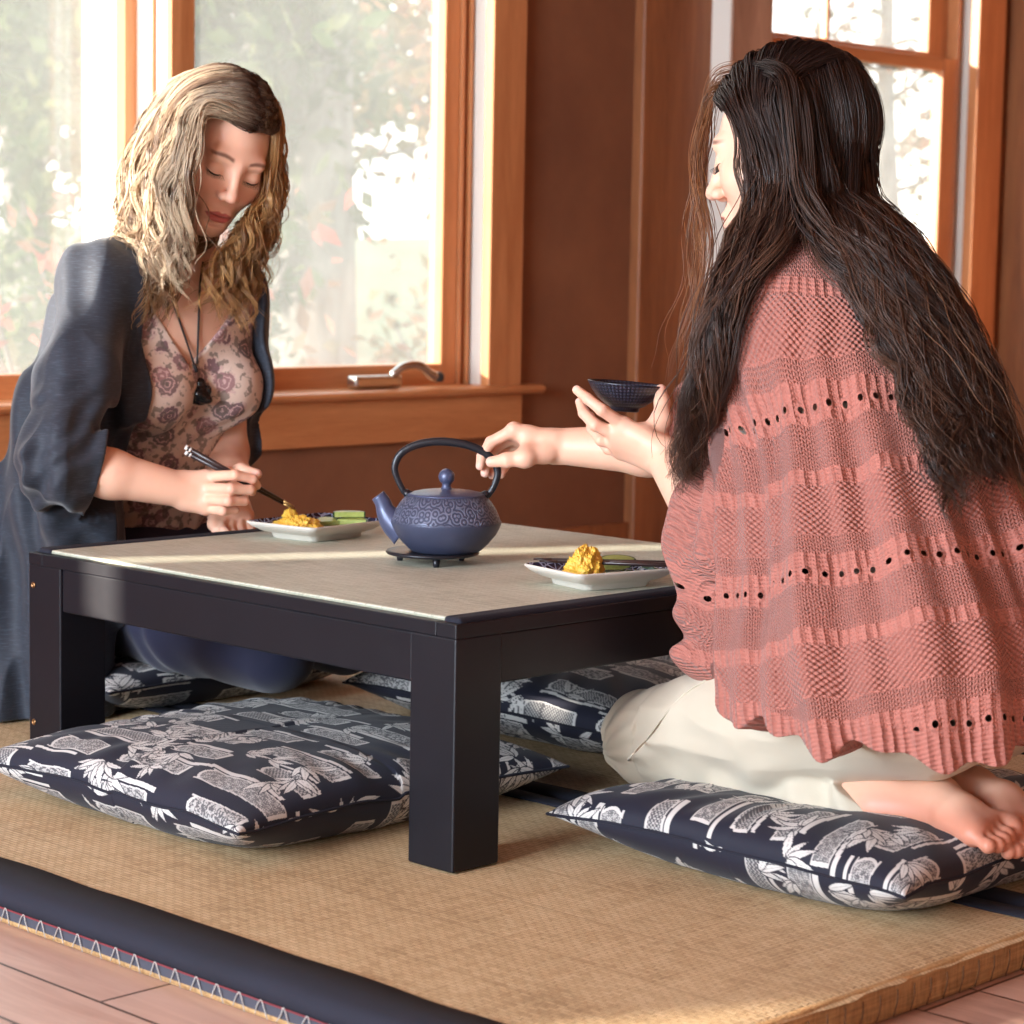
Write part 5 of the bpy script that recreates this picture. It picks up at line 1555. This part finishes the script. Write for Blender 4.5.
def strands(name, parent, groups, field, m, seed, npts=46, sides=3):
    r = np.random.default_rng(seed); allV = []; allF = []; allC = []; off = 0
    for g in groups:
        ng, nc = g['n'], g['kids']
        G = []; cl = []
        for i in range(ng):
            t = (i+r.uniform(0, 1))/ng; t = t**g.get('bias', 1.0)
            lay = r.uniform(0, 1)
            root = g['root'](t, r)
            A, B = np.asarray(g['inner']), np.asarray(g['outer'])
            way = A*(1-t)+B*t
            wid = g.get('wid', .010)*np.linspace(.5, 1.6, len(way))[:, None]
            way = way+r.normal(size=3)*wid*.7+r.normal(size=way.shape)*wid*.35
            L = len(way) if r.random() > g.get('short', .25) else max(3, len(way)-1)
            way = way[:L]
            if g.get('lift') is not None: ctrl = np.concatenate([[root], [root+g['lift'](t)], way])
            else: ctrl = np.concatenate([[root], way])
            G.append(spline(ctrl, npts)); cl.append(.003+g.get('vol', .014)*lay)
        G = np.array(G); cl = np.array(cl)
        s = np.linspace(0, 1, npts)
        # waves, coherent between neighbouring locks
        ph = r.uniform(0, 2*PI, ng); fr = g.get('waves', 4.0)*r.uniform(.8, 1.25, ng); am = g.get('amp', .008)*r.uniform(.5, 1.4, ng)
        T = np.gradient(G, axis=1); T /= np.linalg.norm(T, axis=2)[..., None]+1e-9
        N1 = np.cross(T, FWD); N1 /= np.linalg.norm(N1, axis=2)[..., None]+1e-9; N2 = np.cross(T, N1)
        wv = sstep(.18, .7, s)[None]*am[:, None]
        if 'curl' in g: wv = wv*(1+g['curl']*sstep(.55, 1, s))[None]
        a = 2*PI*fr[:, None]*s[None]**1.15+ph[:, None]
        G = G+N1*(wv*np.sin(a))[..., None]+N2*(wv*.8*np.cos(a))[..., None]
        sh = G.shape
        G = push_out(G.reshape(-1, 3), field, np.repeat(cl, npts)*np.tile(sstep(0, .06, s), ng)+.0005).reshape(sh)
        for _ in range(2): G[:, 2:-1] = .25*G[:, 1:-2]+.5*G[:, 2:-1]+.25*G[:, 3:]
        # strands of each lock
        K = np.repeat(G, nc, 0); n = len(K)
        T = np.gradient(K, axis=1); T /= np.linalg.norm(T, axis=2)[..., None]+1e-9
        N1 = np.cross(T, FWD); N1 /= np.linalg.norm(N1, axis=2)[..., None]+1e-9; N2 = np.cross(T, N1)
        ang = r.uniform(0, 2*PI, n); rad = np.sqrt(r.uniform(0, 1, n))*g.get('lock', .008)
        tp = np.interp(s, [0, .1, .6, 1], g.get('taper', [.75, 1, .8, .35]))
        tw = r.normal(0, .5, n)
        aa = ang[:, None]+tw[:, None]*s[None]*2
        K = K+(N1*np.cos(aa)[..., None]+N2*np.sin(aa)[..., None])*(rad[:, None]*tp[None])[..., None]
        fz = g.get('frizz', .0012)
        K = K+fz*np.stack([vnoise(K*60+np.arange(n)[:, None, None]*7.1+q*31) for q in range(3)], -1)*s[None, :, None]
        stray = r.random(n) < g.get('stray', .05)
        if stray.any():
            dv = r.normal(size=(stray.sum(), 1, 3))*g.get('stray_amp', .018); K[stray] += dv*(sstep(.1, 1, s)**1.3)[None, :, None]
        cut = 1-.30*r.uniform(0, 1, n)**1.6
        # per strand resample to vary the ends
        idx = cut[:, None]*s[None]*(npts-1); i0 = np.clip(np.floor(idx).astype(int), 0, npts-2); fr_ = (idx-i0)[..., None]
        ar = np.arange(n)[:, None]
        K = K[ar, i0]*(1-fr_)+K[ar, i0+1]*fr_
        K = push_out(K.reshape(-1, 3), field, np.full(n*npts, .0006), 2).reshape(n, npts, 3)
        T = np.gradient(K, axis=1); T /= np.linalg.norm(T, axis=2)[..., None]+1e-9
        N1 = np.cross(T, np.array([.3, .2, .93])); N1 /= np.linalg.norm(N1, axis=2)[..., None]+1e-9; N2 = np.cross(T, N1)
        rr = g.get('rad', .00075)*r.uniform(.7, 1.25, n)[:, None]*np.interp(s, [0, .75, 1], [1, .9, .25])[None]
        q = np.arange(sides)*2*PI/sides
        Vt = K[:, :, None]+rr[..., None, None]*(N1[:, :, None]*np.cos(q)[None, None, :, None]+N2[:, :, None]*np.sin(q)[None, None, :, None])
        base = (np.arange(n)[:, None, None]*npts+np.arange(npts-1)[None, :, None])*sides+np.arange(sides)[None, None]
        nx = (np.arange(n)[:, None, None]*npts+np.arange(npts-1)[None, :, None])*sides+(np.arange(sides)+1)[None, None] % sides
        F = np.stack([base, nx, nx+sides, base+sides], -1).reshape(-1, 4)+off
        c0, c1, c2 = [np.array(c) for c in g['col']]
        lk = r.uniform(0, 1, ng); lk = np.where(lk < .4, lk*.4, .55+lk*.45); mixv = np.clip(np.repeat(lk, nc)*.85+r.uniform(0, 1, n)*.15, 0, 1)
        cm = c1[None]*(1-mixv[:, None])+c2[None]*mixv[:, None]
        k = sstep(g.get('grow', (.05, .45))[0], g.get('grow', (.05, .45))[1], s)
        C = c0[None, None]*(1-k)[None, :, None]+cm[:, None]*k[None, :, None]
        allV.append(Vt.reshape(-1, 3)); allF.append(F); allC.append(np.repeat(C.reshape(-1, 3), sides, 0)); off += len(allV[-1])
    o = mesh(name, np.concatenate(allV), np.concatenate(allF), m, parent, col=np.concatenate(allC))
    return o
def part_root(L, pts, jit, c, sgn=0):
    pts = np.asarray(pts, float)
    def f(t, r):
        q = spline(pts, 50)[int(np.clip(t, 0, 1)*49)]+np.array([r.normal(0, jit)+sgn*abs(r.normal(0, jit)), r.normal(0, jit), 0])
        k = q-np.array([0, -.012, .030]); k = k/np.sqrt(((k/np.array([.073, .094, .084]))**2).sum())
        return L(*(k*.99+np.array([0, -.012, .030])))
    return f
# ---- left woman: shoulder length, wavy, parted, dark roots and blond lengths
LWskin = Solid(); LWskin.p += [q for q in LWB.p]
def lw_solid(P): return np.minimum(np.minimum(LWB.ev(P), CS.ev(P)+.004), LT.ev(P)-.006)
M['hair_blond'] = hair_mat('blond_hair', .38, .22)
bl = (srgb(70, 50, 42), srgb(118, 88, 66), srgb(226, 204, 172))
gl = (srgb(74, 52, 40), srgb(130, 88, 52), srgb(206, 158, 100))
front = [(-.012, .074, .078), (-.012, .050, .098), (-.010, .0, .114), (-.006, -.05, .104), (0, -.085, .075)]
def lift_r(t): return lw_R@np.array([.022, .004, .005])*LWS
def lift_l(t): return lw_R@np.array([-.018, .004, .004])*LWS
LI = px((205, 110, 3.640), (195, 150, 3.630), (184, 192, 3.640), (187, 232, 3.670), (180, 262, 3.69), (178, 290, 3.71))
LO = px((178, 88, 3.80), (146, 128, 3.83), (131, 180, 3.83), (124, 222, 3.81), (128, 246, 3.78), (132, 262, 3.77))
RI = px((262, 112, 3.72), (271, 150, 3.74), (267, 196, 3.755), (252, 228, 3.75), (228, 262, 3.74), (208, 304, 3.74))
RO = px((254, 100, 3.84), (270, 140, 3.85), (272, 188, 3.85), (262, 232, 3.83), (250, 276, 3.80), (246, 322, 3.78))
grp = [dict(n=150, kids=22, root=part_root(Lh, front, .006, lw_c, .6), lift=lift_r, inner=LI, outer=LO, wid=.011, vol=.012, waves=3.4, amp=.0085, curl=.5, lock=.0085, col=bl, grow=(.06, .40), rad=.00080, stray=.05, short=.3),
       dict(n=95, kids=22, root=part_root(Lh, front, .006, lw_c, -.6), lift=lift_l, inner=RI, outer=RO, wid=.010, vol=.013, waves=5.0, amp=.012, curl=.9, lock=.0080, col=gl, grow=(.06, .5), rad=.00080, stray=.07, short=.25),
       dict(n=34, kids=18, root=part_root(Lh, [(0.02, -.09, .03), (.05, -.075, .02), (.06, -.05, .0)], .008, lw_c), inner=px((165, 200, 3.86), (160, 240, 3.84), (150, 280, 3.76), (150, 310, 3.72)), outer=px((190, 210, 3.84), (185, 250, 3.80), (168, 285, 3.74), (165, 308, 3.72)), wid=.012, vol=.008, waves=2.6, amp=.008, lock=.008, col=(srgb(70, 50, 38), srgb(110, 78, 54), srgb(150, 112, 76)), rad=.0008)]
strands('hair', LW, grp, lw_solid, M['hair_blond'], 5)
# ---- right woman: long, dark brown, over the back and over the left shoulder
M['hair_brown'] = hair_mat('brown_hair', .42, .16)
def rw_solid(P): return np.minimum(np.minimum(RWB.ev(P), B1.ev(P)-.010), B2.ev(P)-.004)
dk = (srgb(34, 25, 25), srgb(46, 32, 29), srgb(96, 66, 50))
tips = (srgb(40, 28, 26), srgb(70, 46, 36), srgb(132, 92, 64))
cpart = [(.012, .076, .074), (.012, .050, .098), (.010, .0, .114), (.006, -.05, .104), (0, -.088, .070)]
def rl(t): return rw_R@np.array([-.024, .000, .010])*RWS
AI = px((731, 106, 2.975), (749, 150, 2.945), (752, 190, 2.940), (739, 240, 2.93), (722, 310, 2.90), (706, 380, 2.94), (694, 440, 3.00), (690, 480, 3.03))
AO = px((790, 85, 2.925), (800, 140, 2.915), (800, 205, 2.90), (766, 262, 2.87), (722, 330, 2.86), (708, 400, 2.89), (698, 450, 2.95), (692, 486, 2.99))
BI = px((785, 80, 2.92), (795, 150, 2.90), (806, 215, 2.88), (846, 280, 2.84), (884, 345, 2.82), (912, 405, 2.80), (932, 455, 2.78), (946, 510, 2.78))
BO = px((858, 100, 3.0), (870, 160, 3.0), (866, 225, 2.97), (880, 290, 2.94), (908, 345, 2.92), (936, 395, 2.90), (962, 440, 2.90), (984, 484, 2.90))
CI = px((714, 96, 3.06), (702, 150, 3.10), (705, 220, 3.13), (708, 290, 3.12), (700, 350, 3.12), (694, 410, 3.14))
CO = px((720, 80, 3.10), (708, 130, 3.15), (698, 200, 3.18), (700, 270, 3.18), (690, 340, 3.18), (688, 400, 3.2))
grp = [dict(n=120, kids=24, root=part_root(Rh, cpart, .006, rw_c, -.6), lift=rl, inner=AI, outer=AO, wid=.008, vol=.012, waves=4.4, amp=.0095, curl=.6, lock=.0105, taper=[.8, 1, .95, .5], col=dk, grow=(.1, .8), rad=.00075, stray=.03, short=.3),
       dict(n=150, kids=24, root=part_root(Rh, [(.020, .04, .105), (.018, .0, .112), (.012, -.04, .106), (.008, -.068, .092), (.004, -.085, .074)], .006, rw_c), lift=lambda t: rw_R@np.array([-.030*(1-t)-.004, -.004-.008*t, .006])*RWS, inner=BI, outer=BO, wid=.011, vol=.012, waves=5.0, amp=.0115, curl=.8, lock=.0115, taper=[.8, 1, .95, .5], col=dk, grow=(.1, .8), rad=.00075, stray=.04, short=.35),
       dict(n=26, kids=20, root=part_root(Rh, [(-.05, -.07, .03), (-.03, -.095, .03), (.02, -.10, .03)], .008, rw_c), inner=px((846, 230, 2.93), (872, 300, 2.90), (915, 370, 2.86), (955, 430, 2.85), (985, 480, 2.85)), outer=px((862, 240, 2.96), (890, 310, 2.93), (930, 370, 2.90), (966, 425, 2.88), (996, 480, 2.88)), wid=.012, vol=.008, waves=3.5, amp=.008, lock=.008, col=tips, rad=.0007, stray=.12),
       dict(n=7, kids=26, root=part_root(Rh, [(-.03, -.09, .03), (-.02, -.095, .02)], .006, rw_c), inner=px((850, 240, 2.90), (884, 320, 2.84), (908, 390, 2.80), (926, 440, 2.77), (936, 485, 2.76), (950, 528, 2.76)), outer=px((856, 240, 2.90), (890, 320, 2.84), (914, 390, 2.80), (930, 440, 2.77), (940, 480, 2.76), (946, 524, 2.76)), wid=.003, vol=.004, waves=3.2, amp=.010, lock=.007, taper=[.8, 1, .9, .2], short=0, col=dk, rad=.0007, stray=.03),
       dict(n=8, kids=10, root=part_root(Rh, cpart[:3], .006, rw_c, .6), lift=lambda t: rw_R@np.array([.024, .004, .008])*RWS, inner=CI, outer=CO, wid=.012, vol=.010, waves=3.4, amp=.011, lock=.010, col=(srgb(50, 34, 28), srgb(120, 76, 46), srgb(170, 110, 64)), rad=.00055, stray=.2, stray_amp=.02)]
strands('hair', RW, grp, rw_solid, M['hair_brown'], 9, npts=52)
